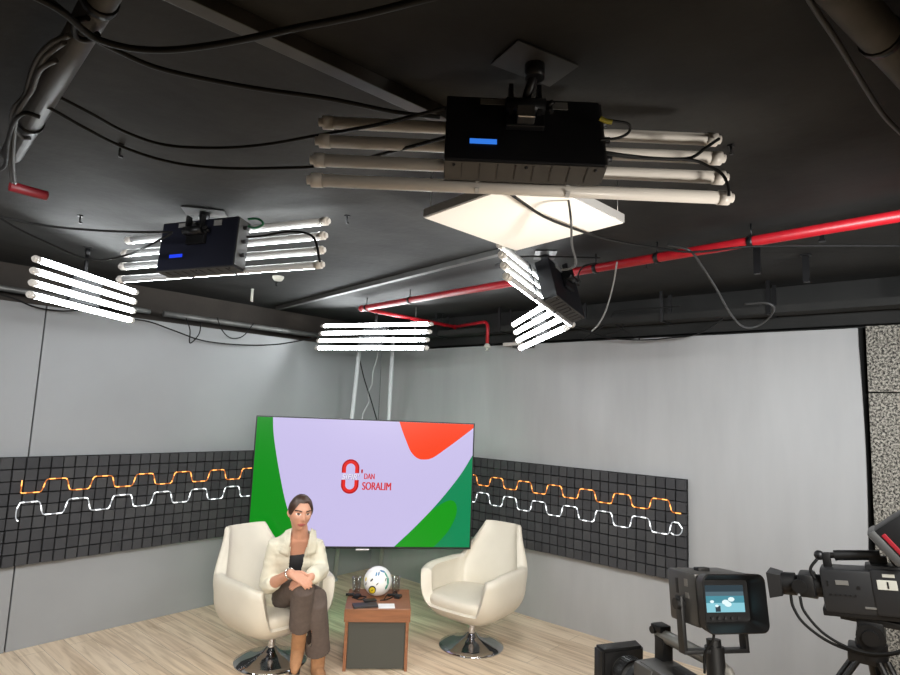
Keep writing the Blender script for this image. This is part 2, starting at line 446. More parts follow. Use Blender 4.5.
def tile_panel(side, u0, u1, label):
    z0, z1 = 0.587, 1.343
    def P(u, z, d):      # d: distance out of the wall
        return V((u, YL-d, z)) if side == 'L' else V((XR-0.012-d, u, z))
    root = empty('tile_panel', P((u0+u1)/2, z0, 0), label, 'wall panel', 'black tile panels on the walls')
    wm = Matrix.Translation(P((u0+u1)/2, z0, 0))
    def ubox(bm, ua, ub, za, zb, da, db, mi=0):
        c = (P(ua, za, da)+P(ub, zb, db))/2; s = P(ub, zb, db)-P(ua, za, da)
        box(bm, c, (abs(s.x), abs(s.y), abs(s.z)), mi=mi)
    bm = B(); ubox(bm, u0, u1, z0, z1, 0.002, 0.022)
    obj('backing_board', bm, M['tileback'], root, world=True, wm=wm)
    bm = B(); du = 0.0782; dz = (z1-z0)/9
    n = int((u1-u0)/du)
    rnd = random.Random(3 if side == 'L' else 5)
    for i in range(n):
        for k in range(9):
            ua = u0+i*du; za = z0+k*dz
            ga, gb = rnd.uniform(0.0042, 0.0064), rnd.uniform(0.0042, 0.0064)
            jz = rnd.uniform(-0.0015, 0.0015)
            ubox(bm, ua+ga, ua+du-gb, za+0.0046+jz, za+dz-0.0046+jz, 0.02, 0.052+rnd.uniform(-0.004, 0.004), rnd.choice((0, 0, 1, 2)))
    obj('felt_tiles', bm, [M['tile0'], M['tile1'], M['tile2']], root, world=True, wm=wm)
    def strip(name, pts, ma, mb, phase, label):
        bm = B()
        P3 = []
        for i, (u, z) in enumerate(pts): P3.append(P(u, z, 0.056))
        def mf(i):
            s = (i*0.008+phase) % 0.078
            return 0 if s < 0.038 else 1
        sweep(bm, P3, 0.0040, 7, mif=mf)
        o = obj(name, bm, [ma, mb], root, world=True, wm=wm); o['label'] = label
    if side == 'L':
        po = wave_pts(1.33, 3.35, 1.138, 0.045, 1.450, 0.3125)
        po = [(1.312, 1.182-0.008*i) for i in range(11)] + [(1.318, 1.094), (1.325, 1.093)] + po
        pw = wave_pts(1.318, 3.35, 0.979, 0.049, 1.293, 0.3125)
        pw = [(1.318, 0.90), (1.308, 0.91), (1.302, 0.925), (1.30, 0.94), (1.30, 0.955), (1.30, 0.97), (1.302, 0.99), (1.308, 1.005)] + pw
    else:
        po = wave_pts(1.665, 3.85, 1.133, 0.044, 1.745, 0.3125)
        pw = wave_pts(1.66, 3.85, 0.97, 0.049, 1.590, 0.3125)
        pw = [(1.74, 0.935), (1.72, 0.925), (1.70, 0.925), (1.68, 0.93), (1.665, 0.945), (1.658, 0.96), (1.655, 0.98)] + pw[3:]
    strip('orange_light_wire', po, M['orange_led'], M['orange_dim'], 0.0, 'glowing orange wavy wire')
    strip('white_light_wire', pw, M['white_led'], M['white_dim'], 0.03, 'glowing white wavy wire')
tile_panel('L', 0.31, 3.52, 'black square-tiled panel with glowing wavy wires on the left grey partition')
tile_panel('R', 1.628, 4.0, 'black square-tiled panel with glowing wavy wires on the right grey backdrop')

# ------------------------------------------------------------------ light banks
def bank(bl, br, tl, tr, label, lit=True, box_at=None, box_size=(0.46, 0.21, 0.11), plate=None, boxmat=None, display=None, kink=(0, 0), r=0.0185, stick=False):
    bl, br, tl, tr = map(V, (bl, br, tl, tr))
    X = ((br-bl).normalized() + (tr-tl).normalized()).normalized()
    up = ((tl+tr)-(bl+br)); Z = (up - X*up.dot(X)); hgt = Z.length/2; Z.normalize(); Y = Z.cross(X)
    L = ((br-bl).length+(tr-tl).length)/2*0.985
    wm = Matrix((X, Y, Z)).transposed().to_4x4(); wm.translation = (bl+br+tl+tr)/4
    root = empty('tube_light_bank', wm, label, 'studio light', 'tube light banks under the ceiling')
    housing = M['tubegrey'] if lit else M['tubewhite']
    diff = M['tubeon'] if lit else M['tubewhite']
    def half(bm, z, rad, a0, a1, xa, xb, n=12):
        R0, R1 = [], []
        for i in range(n+1):
            a = a0+(a1-a0)*i/n
            R0.append(bm.verts.new((xa, math.cos(a)*rad, z+math.sin(a)*rad))); R1.append(bm.verts.new((xb, math.cos(a)*rad, z+math.sin(a)*rad)))
        for i in range(n):
            f = bm.faces.new((R0[i], R0[i+1], R1[i+1], R1[i])); f.smooth = True
        bm.faces.new(R0); bm.faces.new(list(reversed(R1)))
        bmesh.ops.recalc_face_normals(bm, faces=bm.faces[:])
    for k in range(4):
        z = -hgt/2*2/2 + hgt*k/3
        sh = random.Random(k*7+len(label)).uniform(-0.006, 0.006)
        bm = B(); half(bm, z, r, PI*0.5, PI*1.5, -L/2+0.02+sh, L/2-0.02+sh)
        tb = obj('tube', bm, housing, root)
        bm = B(); half(bm, z, r, -PI*0.5, PI*0.5, -L/2+0.022+sh, L/2-0.022+sh)
        d = obj('diffuser', bm, diff, tb)
        if lit: d['label'] = 'lit white diffuser'
        for s in (-1, 1):
            bm = B(); x = s*(L/2-0.01)+sh
            cyl(bm, (x-0.016, 0, z), (x+0.016, 0, z), r+0.0025, n=14)
            cyl(bm, (x, 0, z), (x+s*0.028, 0, z), r*0.72, n=12)
            obj('end_cap', bm, M['tubewhite'], tb)
    # two steel straps that hold the tubes together
    for s in (-1, 1):
        bm = B(); box(bm, (s*0.13, -r-0.004, 0), (0.012, 0.004, hgt))
        for k in range(4):
            z = -hgt/2 + hgt*k/3
            box(bm, (s*0.13, -r*0.4, z-r-0.001), (0.012, r*1.3, 0.002)); box(bm, (s*0.13, -r*0.4, z+r+0.001), (0.012, r*1.3, 0.002))
        obj('strap', bm, M['blackm'] if lit else M['tubegrey'], root)
    if box_at:
        bx, bz = box_at; wx, hz, dy = box_size
        y0 = -r-0.008
        bmx = boxmat or M['boxblack']
        bm = B(); box(bm, (bx, y0-dy/2, bz), (wx, dy, hz), bevel=0.004)
        cb = obj('control_box', bm, bmx, root)
        # ribbed grey underside and right end plate
        bm = B(); box(bm, (bx, y0-dy/2, bz-hz/2-0.003), (wx-0.006, dy-0.004, 0.006))
        for i in range(8):
            box(bm, (bx-wx/2+wx*(i+1)/9, y0-dy/2-0.004, bz-hz/2-0.007), (0.0025, dy*0.7, 0.003), mi=1)
        for i in (-1, 0.02, 1):
            ball(bm, (bx+i*wx*0.44, y0-dy+0.015, bz-hz/2-0.007), 0.005, 8, 1)
        p = obj('underside_plate', bm, [M['boxgrey'], M['boxblack']], cb); p['label'] = 'grey ribbed plate'
        bm = B(); box(bm, (bx+wx/2+0.003, y0-dy/2, bz), (0.006, dy-0.006, hz-0.01), bevel=0.001)
        for i in range(3):
            cyl(bm, (bx+wx/2+0.004, y0-dy*0.5, bz+hz*(0.32-0.28*i)), (bx+wx/2+0.03, y0-dy*0.5, bz+hz*(0.32-0.28*i)), 0.011, n=12, mi=1)
        p = obj('connector_plate', bm, [M['boxgrey'], M['boxblack']], cb)
        yb = y0-dy
        if display:
            bm = B(); box(bm, (bx-wx*0.26, yb-0.001, bz-hz*0.22), (wx*0.17, 0.003, 0.0165))
            p = obj('display', bm, display, cb); p['label'] = 'glowing blue display'
        bm = B(); box(bm, (bx-wx*0.17, yb-0.001, bz+hz*0.42), (wx*0.22, 0.002, 0.022)); obj('sticker', bm, M['sticker'], cb)
        bm = B(); box(bm, (bx+wx*0.24, yb-0.001, bz+hz*0.40), (wx*0.10, 0.002, 0.028)); obj('sticker', bm, M['sticker'], cb)
        # yoke plate and clamp
        bm = B()
        box(bm, (bx+0.0, yb-0.012, bz+hz*0.15), (0.11, 0.02, 0.09), bevel=0.004)
        cyl(bm, (bx-0.055, yb-0.035, bz+hz*0.22), (bx+0.055, yb-0.035, bz+hz*0.22), 0.022, n=16)
        box(bm, (bx-0.04, yb-0.03, bz+hz*0.33), (0.012, 0.03, 0.10)); box(bm, (bx+0.04, yb-0.03, bz+hz*0.33), (0.012, 0.03, 0.10))
        for q in range(4):
            a = q*PI/2
            cyl(bm, (bx+0.06, yb-0.035, bz+hz*0.22), (bx+0.075, yb-0.035+0.02*math.cos(a), bz+hz*0.22+0.02*math.sin(a)), 0.007, n=8)
        obj('clamp', bm, M['blackm'], cb)
        if stick:
            bm = B(); box(bm, (bx+0.0, yb-0.036, bz+hz*0.10), (0.05, 0.03, 0.055), bevel=0.004)
            obj('clamp_plate', bm, M['steel'], cb)
        a = wm @ V((bx, yb-0.035, bz+hz*0.3))
    else:
        bm = B(); box(bm, (0, -r-0.012, hgt*0.1), (0.28, 0.02, hgt*0.9)); obj('back_plate', bm, M['blackm'], root)
        a = wm @ V((0, -r-0.03, hgt*0.2))
    pl = V(plate) if plate else V((a.x, a.y, ZC))
    bm = B()
    rot = Matrix.Rotation(math.atan2(X.y, X.x)+0.5, 3, 'Z')
    box(bm, (pl.x, pl.y, ZC-0.004), (0.20, 0.12, 0.006) if plate is not None else (0.05, 0.05, 0.006), rot=rot)
    sweep(bm, [(pl.x, pl.y, ZC-0.006), (pl.x, pl.y, (ZC+a.z)/2+0.02), a], 0.013, 10)
    cyl(bm, (pl.x, pl.y, ZC-0.05), (pl.x, pl.y, ZC-0.006), 0.028 if plate is not None else 0.016, n=14)
    o = obj('ceiling_mount', bm, M['blackm'], root, world=True, wm=wm)
    if plate is not None:
        bm = B()
        box(bm, (pl.x, pl.y, ZC-0.008), (0.21, 0.13, 0.004), rot=rot)
        obj('mount_plate', bm, M['boxgrey'], root, world=True, wm=wm)
    return root, wm

Z3 = lambda p, z: (p[0], p[1], z)
bankA, wA = bank((0.979, 1.404, 2.44), (1.766, 0.487, 2.44), (1.030, 1.441, 2.655), (1.850, 0.537, 2.655),
     'unlit bank of four white tubes with black control box, nearest under the ceiling', lit=False, box_at=(-0.004, 0.012), box_size=(0.445, 0.245, 0.078),
     plate=at_z(535, 62, ZC), display=M['display'], stick=True)
bB = (at_d(119.5, 280.3, 3.2), at_d(322, 263.6, 2.85), at_d(126.4, 240, 3.25), at_d(327.8, 222, 2.9))
bankB, wB = bank(*bB,
     'bank of four tubes seen from behind, with a dark navy control box and blue display', box_at=(-0.035, 0.0), box_size=(0.45, 0.255, 0.09),
     plate=at_z(205, 211, ZC), boxmat=M['boxnavy'], display=M['displayB'])
bank((1.73, 4.62, 2.36), (0.955, 4.085, 2.37), (1.812, 4.68, 2.575), (1.00, 4.08, 2.575),
     'lit bank of four tubes above the left partition, over the thin dark seam')
bank((3.95, 3.66, 2.35), (3.63, 4.87, 2.355), (4.06, 3.77, 2.585), (3.66, 4.93, 2.59),
     'lit bank of four level tubes above the television')
eL = at_d(509, 278, 3.0); eR = at_d(574.4, 326.3, 3.72)
tL = at_d(496.4, 241.6, 3.02); tR = tL + (eR-eL)
bank(eL, eR, tL, tR, 'lit bank of four steeply angled tubes with black box, crossing the red pipe', box_at=(0.15, 0.01), box_size=(0.43, 0.24, 0.085), plate=at_z(545, 254, ZC))
fL = at_d(519.5, 348.5, 5.0); fR = at_d(567, 327, 3.95)
gL = at_d(513, 325, 5.02); gR = gL + (fR-fL)
bank(fR, fL, gR, gL, 'lit bank of four short tubes half hidden behind the steeply angled bank')

# white square ceiling panel
cL, cR, cF = V((1.72, 1.652, 2.58)), V((2.21, 1.012, 2.58)), V((2.28, 1.587, 2.565))
pc = (cL+cR)/2 + V((0, 0, 0.018))
px_ = (cF-cL).normalized(); pz_ = px_.cross((cL-(cL+cR-cF))).normalized(); pz_ = pz_ if pz_.z > 0 else -pz_; py_ = pz_.cross(px_)
wm = Matrix((px_, py_, pz_)).transposed().to_4x4(); wm.translation = pc
root = empty('ceiling_panel', wm, 'white square unlit lamp panel hanging behind the nearest tube bank', 'ceiling light')
bm = B(); box(bm, (0, 0, 0), (0.58, 0.58, 0.036), bevel=0.002); obj('frame', bm, M['panelrim'], root)
bm = B(); box(bm, (0, 0, -0.0195), (0.57, 0.57, 0.004)); obj('diffuser', bm, M['panelwhite'], root)
for sx in (-1, 1):
    for sy in (-1, 1):
        bm = B(); cyl(bm, (sx*0.27, sy*0.27, 0.014), (sx*0.27, sy*0.27, ZC-pc.z), 0.0015, n=6); obj('hanger_wire', bm, M['steel'], root)

# ------------------------------------------------------------------ pipes and conduits
def pipe(name, pts, r, mt, label, cat='pipe', n=16, clamps=(), group=None, smoothn=None, clampmat=None, hang=True):
    c = V(pts[0]); root = None
    wmx = Matrix.Translation(c)
    bm = B(); sweep(bm, pts if not smoothn else cr(pts, smoothn), r, n)
    if not clamps:
        o = obj(name, bm, mt, None, world=True, wm=wmx); o.location = c
        return tag(o, label, cat, group)
    root = empty(name, c, label, cat, group)
    obj('pipe_run', bm, mt, root, world=True, wm=wmx)
    P = [V(p) for p in pts]
    for t in clamps:
        k = min(int(t), len(P)-2); p = P[k].lerp(P[k+1], t-k); d = (P[k+1]-P[k]).normalized()
        bm = B(); cyl(bm, p-d*0.012, p+d*0.012, r+0.005, n=16)
        if hang: cyl(bm, p+V((0, 0, r)), V((p.x, p.y, ZC)), 0.005, n=8)
        obj('hanger', bm, clampmat or M['blackm'], root, world=True, wm=wmx)
    return root

e0 = at_z(362, 308.5, 2.69); s0 = at_z(900, 216, 2.69); d = (s0-e0)
e1 = at_z(455, 327, 2.64); e2 = at_z(488, 321.5, 2.64); 
pipe('sprinkler_pipe', [s0+d*0.25, e0], 0.026, M['red'], 'long thick red sprinkler pipe running under the ceiling to a sharp corner', clamps=(0.32, 0.42, 0.50, 0.60, 0.86, 0.985))
root = empty('sprinkler_branch', e0, 'thin red branch pipe with white sprinkler head dropping beside the lit bank', 'pipe')
wmx = Matrix.Translation(e0)
dr = at_z(487.5, 350, 2.42); dr = V((e2.x, e2.y, 2.41))
bm = B(); sweep(bm, [e0+V((0, 0, -0.0)), e1], 0.018, 12); ball(bm, e1, 0.024, 12); ball(bm, e0, 0.031, 12)
sweep(bm, [e1, e2-(e2-e1).normalized()*0.06] + [e2 + (e1-e2).normalized()*0.06*(1-math.sin(a)) + V((0, 0, -0.06*(1-math.cos(a)))) for a in (0.4, 0.8, 1.2, 1.57)] + [dr], 0.016, 12)
obj('pipe_run', bm, M['red'], root, world=True, wm=wmx)
bm = B(); lathe(bm, [(0.016, 0.02), (0.03, 0.0), (0.036, -0.012), (0.03, -0.016), (0.012, -0.018), (0.01, -0.04), (0.02, -0.045), (0.02, -0.048), (0, -0.048)], dr, 20)
obj('sprinkler_head', bm, M['label_white'], root, world=True, wm=wmx)
p = e0.lerp(e1, 0.55)
bm = B(); cyl(bm, V((p.x, p.y, 2.48)), V((p.x, p.y, ZC)), 0.006, n=8); obj('hanger_rod', bm, M['galv'], root, world=True, wm=wmx)

pa = at_z(100, 0, 2.68); pb = at_z(13, 152, 2.66); dd = (pb-pa)
pipe('ceiling_pipe', [pa-dd*0.5, pb+dd*0.02], 0.034, M['pipe'], 'thick grey steel pipe wrapped in cables at upper left of the ceiling', clamps=(0.33, 0.80), hang=True)
q0 = at_z(10, 186, 2.63); q1 = at_z(47, 196, 2.63)
pipe('pipe_stub', [q0, q0.lerp(q1, 0.93), q1], [0.02, 0.02, 0.021], M['darkred'], 'short red pipe stub at the end of the cable-wrapped grey pipe')
qa = at_z(842, -8, 2.7); qb = at_z(912, 72, 2.7)
pipe('ceiling_pipe', [qa+(qa-qb)*1.0, qb+(qb-qa)*((4.88-qb.x)/(qb.x-qa.x))], 0.042, M['pipe'], 'dark thick pipe crossing the upper right corner of the ceiling', clamps=(0.17, 0.5, 0.8))
# square conduits fixed to the ceiling
def conduit(a, b, wdt, hgt, mt, label):
    a, b = V(a), V(b); d = b-a; mid = (a+b)/2
    wmx = Matrix.Translation(mid) @ Matrix.Rotation(math.atan2(d.y, d.x), 4, 'Z')
    bm = B(); box(bm, (0, 0, 0), (d.length, wdt, hgt), bevel=0.003)
    o = obj('conduit', bm, mt); o.matrix_world = wmx
    return tag(o, label, 'conduit')
a = at_z(185, -4, ZC-0.02); b = at_z(438, 114, ZC-0.02)
conduit(a+(a-b)*0.8, b+(b-a)*0.15, 0.05, 0.04, M['pipe'], 'dark flat conduit on the ceiling slanting to the nearest tube bank')
a = at_z(244, 313, ZC-0.02); b = at_z(500, 252, ZC-0.02)
conduit(V((a.x, 5.3, ZC-0.02)), b+(b-a)*0.03, 0.045, 0.035, M['pipe'], 'pale thin conduit on the ceiling running from left partition to the white panel')
# pipes in the gap over the left partition
pipe('wall_pipe', [(0.4, 5.30, 2.56), (1.6, 5.30, 2.545), (2.15, 5.30, 2.535)], 0.022, M['galv'], 'pale pipe above the left partition behind the seam-side lit bank')
pipe('wall_pipe', [(2.25, 5.26, 2.53), (4.6, 5.22, 2.53)], 0.026, M['galv'], 'pale pipe above the left partition running towards the television bank')
# black cable tray along the right wall
root = empty('cable_tray', (4.6, 2.0, 2.56), 'black cable tray hung from the ceiling along the right backdrop', 'cable tray')
wmx = Matrix.Translation((4.6, 2.0, 2.56))
bm = B()
box(bm, (4.60, 2.1, 2.553), (0.16, 5.6, 0.006)); box(bm, (4.52, 2.1, 2.575), (0.006, 5.6, 0.05)); box(bm, (4.68, 2.1, 2.575), (0.006, 5.6, 0.05))
obj('tray', bm, M['wall_dark'], root, world=True, wm=wmx)
for y in (0.2, 1.0, 1.75, 2.5, 3.3, 4.1):
    bm = B(); box(bm, (4.51, y, (2.55+ZC)/2), (0.008, 0.025, ZC-2.55)); box(bm, (4.60, y, 2.545), (0.19, 0.025, 0.008)); box(bm, (4.69, y, (2.55+ZC)/2), (0.008, 0.025, ZC-2.55))
    obj('tray_hanger', bm, M['blackm'], root, world=True, wm=wmx)
# small grey electrical box beside sprinkler head, on top of the backdrop corner
p = at_x(523, 356, XR-0.05)
bm = B(); box(bm, (0, 0, 0), (0.08, 0.2, 0.07), bevel=0.004); box(bm, (-0.03, 0.09, 0.0), (0.05, 0.22, 0.03), mi=1)
o = obj('junction_box', bm, [M['boxgrey'], M['tubewhite']]); o.location = (XR-0.045, p.y, 2.44); tag(o, 'small grey junction box at the backdrop top under the half hidden bank', 'junction box')

# ------------------------------------------------------------------ ceiling hooks
def hook(px, py, label, ln=0.05, white=False, drop=None):
    p = at_z(px, py, ZC-ln*0.5); 
    bm = B(); c = V((p.x, p.y, ZC))
    cyl(bm, (0, 0, 0), (0, 0, -ln), 0.005 if not white else 0.011, n=8); box(bm, (0, 0, -0.003), (0.022, 0.018, 0.006))
    box(bm, (0.005, 0, -ln), (0.014, 0.010, 0.008), mi=0)
    o = obj('ceiling_hook', bm, M['label_white'] if white else M['blackm']); o.location = c
    tag(o, label, 'hook', 'small hooks fixed to the ceiling')
hook(120, 150, 'small black ceiling hook between the grey pipe and nearest tube bank')
hook(80, 219, 'small black ceiling hook just above the red pipe stub level, over the lit left bank', 0.04)
hook(347, 219, 'small black ceiling hook right of the navy box bank', 0.04)
hook(252, 295, 'white taped hook dangling from the ceiling below the navy box bank', 0.11, True)
hook(731, 149, 'small dark ceiling hook right of the nearest unlit tubes', 0.03)
hook(646, 265, 'small dark ceiling hook behind the red pipe', 0.04)
hook(443, 316, 'small dark ceiling hook above the sprinkler branch', 0.05)
hook(276, 284, 'dark ceiling hook beside the white taped hook', 0.03)
# flat hanging straps on the right
for (x, y, l, lab) in ((757, 258, 0.17, 'wide black hanging strip on the ceiling under the red pipe'), (806, 268, 0.16, 'thin black hanging rod with a bolt, right of the wide strip'), (822, 236, 0.05, 'short black bracket hanging from the ceiling under the red pipe')):
    p = at_z(x, y, ZC-l/2); bm = B(); box(bm, (0, 0, -l/2), (0.012, 0.035 if 'wide' in lab else 0.02, l)); box(bm, (0, 0, -l), (0.03, 0.03, 0.01)); box(bm, (0, 0, -0.004), (0.05, 0.05, 0.008))
    o = obj('hanging_bracket', bm, M['blackm']); o.location = (p.x, p.y, ZC); tag(o, lab, 'bracket', 'black brackets on the ceiling')
for (x, y, lab) in ((284, 275, 'white round detector on the ceiling below the navy box bank'),):
    p = at_z(x-6, y+4, ZC-0.02); bm = B(); lathe(bm, [(0.0, -0.035), (0.03, -0.033), (0.045, -0.012), (0.045, 0)], (0, 0, 0), 20)
    o = obj('smoke_detector', bm, M['label_white']); o.location = (p.x, p.y, ZC); tag(o, lab, 'detector')

# ------------------------------------------------------------------ cables
def cable(pts, r, label, mt='rubber', n=10, sides=7, cat='cable'):
    P = cr(pts, n); c = P[0].copy()
    bm = B(); sweep(bm, [p-c for p in P], r, sides)
    o = obj('cable', bm, M[mt]); o.location = c
    return tag(o, label, cat, 'cables under the ceiling')
def zs(lst, z): return [at_z(x, y, z if not callable(z) else z(x)) for x, y in lst]
def lin(x0, z0, x1, z1): return lambda x: z0+(z1-z0)*(x-x0)/(x1-x0)
cable(zs([(30, -6), (60, 10), (84, 30), (100, 40), (130, 48), (165, 50), (205, 46), (250, 38), (300, 27), (360, 15), (440, -5)], 2.60), 0.008, 'thick black cable crossing the grey pipe and looping along the top of the ceiling')
cable(zs([(40, -8), (72, 18), (90, 36), (120, 52), (155, 67), (200, 78), (260, 89), (330, 99), (395, 112), (440, 117)], lin(40, 2.62, 440, 2.63)), 0.0065, 'black cable from the grey pipe to the nearest bank, upper one of three')
cable(zs([(57, 96), (90, 113), (125, 132), (165, 145), (215, 148), (262, 145), (320, 135), (380, 124), (445, 108)], lin(57, 2.66, 445, 2.6)), 0.0055, 'black cable from the grey pipe to the nearest bank, middle one of three')
cable(zs([(48, 107), (85, 128), (125, 148), (170, 162), (220, 168), (280, 168), (335, 165), (390, 152), (450, 136)], lin(48, 2.64, 450, 2.56)), 0.0055, 'black cable from the grey pipe to the nearest bank, lowest one of three')
cable([at_z(-5, 216, 2.6), at_z(40, 225, 2.58), at_z(90, 230, 2.57), at_z(135, 232, 2.57), at_d(172, 232, 2.75)], 0.0055, 'black cable running level from left edge to the navy box')
cable([at_z(-5, 215, 2.6), at_z(20, 230, 2.56), at_z(50, 244, 2.53), at_z(80, 257, 2.50), at_z(103, 260, 2.50), at_z(130, 254, 2.52), at_d(150, 245, 2.72), at_d(172, 233, 2.72)], 0.0055, 'black cable sagging from left edge below the navy box and back up to it')
cable([at_y(-4, 293, 5.06), at_y(15, 299, 5.05), at_y(35, 307, 5.05), at_y(60, 311, 5.05), at_y(82, 310, 5.06)], 0.006, 'black cable lying along the partition top under the seam-side lit bank')
cable([at_y(125, 318, 5.07), at_y(150, 322, 5.06), at_y(175, 331, 5.06), at_y(205, 341, 5.06), at_y(245, 345, 5.05), at_y(280, 344, 5.05), at_d(318, 337, 5.7)], 0.006, 'long black cable sagging over the left partition between two lit banks')
cable([at_y(186, 318, 5.08), at_y(190, 330, 5.08), at_y(190, 343, 5.08), at_y(199, 334, 5.08), at_y(201, 322, 5.08)], 0.005, 'small pointed black cable loop hanging over the left partition')
cable([at_y(217, 317, 5.08), at_y(222, 330, 5.08), at_y(231, 338, 5.08), at_y(243, 336, 5.08), at_y(254, 323, 5.08)], 0.005, 'small rounded black cable loop hanging over the left partition')
# bunch of cables coiled on the upper left pipe
for i, (l, lab) in enumerate((([(70, 35), (52, 43), (38, 58), (30, 78), (25, 95), (14, 108), (12, 125), (22, 137), (30, 138)], 'grey cable coiled beside the grey pipe, outermost loop'),
                    ([(64, 42), (46, 56), (36, 74), (28, 96), (14, 118), (10, 140), (10, 160), (12, 182)], 'grey cable coiled beside the grey pipe, hanging to the red stub'),
                    ([(56, 60), (40, 70), (32, 90), (18, 112), (14, 140), (13, 165), (15, 183)], 'grey cable coiled beside the grey pipe, inner strand'),
                    ([(40, 117), (25, 113), (14, 122), (8, 142), (5, 165), (-6, 172)], 'black cable leaving the grey pipe end at the left edge'))):
    cable(zs(l, 2.62-0.006*i), 0.0065, lab, 'greycable' if i < 3 else 'rubber')
cable(zs([(88, 18), (75, 22), (76, 36), (88, 40), (98, 34)], 2.635), 0.007, 'short black cable wrapped round the grey pipe near top edge')
# right of bank A
cable([at_d(598, 119, 1.62), at_d(614, 121, 1.62), at_d(628, 124, 1.64), at_d(629, 132, 1.66), at_d(618, 138, 1.66), at_d(600, 140, 1.64)], 0.004, 'short black plug lead looping out of the nearest control box')
cable([at_d(603, 152, 1.66), at_d(630, 156, 1.68), at_d(665, 159, 1.72), at_d(690, 158, 1.74), at_d(703, 150, 1.76), at_d(714, 142, 1.79), at_d(719, 139, 1.80)], 0.005, 'black lead from nearest control box to its uppermost tube')
cable([at_d(604, 154, 1.66), at_d(640, 158, 1.69), at_d(690, 160, 1.72), at_d(708, 166, 1.72), at_d(722, 174, 1.71), at_d(728, 186, 1.70), at_d(729, 196, 1.70)], 0.0045, 'black lead from nearest control box to its lowest tube')
cable([at_d(600, 118, 1.61), at_d(606, 121, 1.61), at_d(612, 122, 1.61)], 0.007, 'yellow plug on the right of nearest control box', 'yellowplug', cat='plug')
# bank B leads
cable([at_d(247, 237, 2.52), at_d(262, 236, 2.5), at_d(285, 232, 2.46), at_d(305, 233, 2.42), at_d(315, 240, 2.38), at_d(320, 262, 2.36)], 0.005, 'black lead from the navy box to the right ends of its tubes')
cable([at_d(248, 219, 2.55), at_d(258, 219, 2.55), at_d(263, 224, 2.55), at_d(255, 228, 2.55), at_d(248, 226, 2.55)], 0.005, 'short green-tipped lead looping at the navy box', 'greenplug')
# long cables over the middle and right
cable([at_z(508, 192, 2.56), at_z(525, 204, 2.54), at_z(545, 217, 2.54), at_z(575, 229, 2.55), at_z(610, 240, 2.56), at_z(650, 247, 2.57), at_z(693, 252, 2.58), at_z(745, 247, 2.60), at_z(800, 246, 2.62), at_z(905, 246, 2.64)], 0.0055, 'long black cable from white panel under the red pipe to the right edge')
cable([at_z(668, 245, 2.64), at_z(690, 251, 2.60), at_z(703, 268, 2.55), at_z(717, 290, 2.47), at_z(730, 313, 2.40), at_z(742, 326, 2.37), at_z(755, 327, 2.38), at_z(768, 319, 2.42), at_z(774, 308, 2.47), at_z(765, 303, 2.5), at_z(745, 304, 2.51)], 0.006, 'grey cable dropping from the red pipe in a deep loop over the backdrop', 'greycable')
cable([at_z(568, 197, 2.6), at_z(571, 220, 2.5), at_z(572, 245, 2.44), at_z(576, 262, 2.40), at_z(572, 268, 2.39), at_z(562, 270, 2.39)], 0.0045, 'thin grey cord hanging from nearest bank to the angled bank', 'greycable')
cable([at_z(617, 262, 2.65), at_z(613, 285, 2.55), at_z(606, 310, 2.44), at_z(598, 325, 2.37), at_z(592, 331, 2.35)], 0.005, 'pale grey cord hanging from the red pipe right of the angled bank', 'whitecable')
cable([at_z(566, 284, 2.6), at_z(580, 285, 2.6), at_z(578, 276, 2.62), at_z(583, 267, 2.66), at_z(595, 263, 2.68)], 0.005, 'black lead looping from the angled bank to the red pipe')
cable([at_x(578, 331, 4.50), at_x(592, 333, 4.56), at_x(608, 338, 4.58), at_x(640, 340, 4.60), at_x(670, 338, 4.60), at_x(700, 333, 4.60), at_x(735, 310, 4.60)], 0.006, 'black cable sagging just above the backdrop top')
cable([at_x(583, 340, 4.50), at_x(596, 331, 4.53), at_x(608, 323, 4.56), at_x(622, 321, 4.60), at_x(621, 330, 4.58), at_x(606, 335, 4.55)], 0.006, 'tangled black cable right of the half hidden bank')
cable([at_x(640, 339, 4.62), at_x(625, 331, 4.58), at_x(612, 320, 4.55), at_x(616, 311, 4.52), at_x(640, 309, 4.50), at_x(680, 306, 4.50)], 0.006, 'black cable curling beside the cable tray over the backdrop')
cable(zs([(800, -20), (812, 4), (836, 40), (852, 66), (868, 92), (885, 117), (906, 138)], 2.72), 0.007, 'grey cable along the ceiling at the right, below the dark thick pipe', 'greycable')
cable([at_z(495, 265, 2.6), at_z(520, 257, 2.64), at_z(560, 257, 2.67), at_z(600, 258, 2.69)], 0.005, 'thin black cord passing over the angled bank')

# ------------------------------------------------------------------ television
tb0, tb1 = V((2.70, 4.40, 0.64)), V((4.075, 3.205, 0.64))
TX = (tb1-tb0).normalized(); TW = (tb1-tb0).length; TH = 1.05; TN = V((TX.y, -TX.x, 0))   # TN towards the room
if TN.dot(O-tb0) < 0: TN = -TN
wT = Matrix((TX, -TN, V((0, 0, 1)))).transposed().to_4x4(); wT.translation = tb0   # local x right, y away, z up
tv = empty('television', wT, 'big flat television showing a lilac screen with green and orange shapes', 'television')
bm = B(); box(bm, (TW/2, 0.03, TH/2), (TW, 0.05, TH), bevel=0.004)
box(bm, (TW/2, 0.075, TH*0.45), (TW*0.6, 0.05, TH*0.6), bevel=0.01)
obj('housing', bm, M['tv_bezel'], tv)
SX0, SX1, SZ0, SZ1 = 0.012, TW-0.012, 0.018, TH-0.010
bm = B()
def SP(s, t, y=0.0): return V((SX0+(SX1-SX0)*s, y, SZ1-(SZ1-SZ0)*t))
def poly(bm, st, y, mi):
    vs = [bm.verts.new(SP(s, t, y)) for s, t in st]
    f = bm.faces.new(vs); f.material_index = mi
    if f.normal.y > 0 or True:
        f.normal_update()
        if f.normal.y > 0: f.normal_flip()
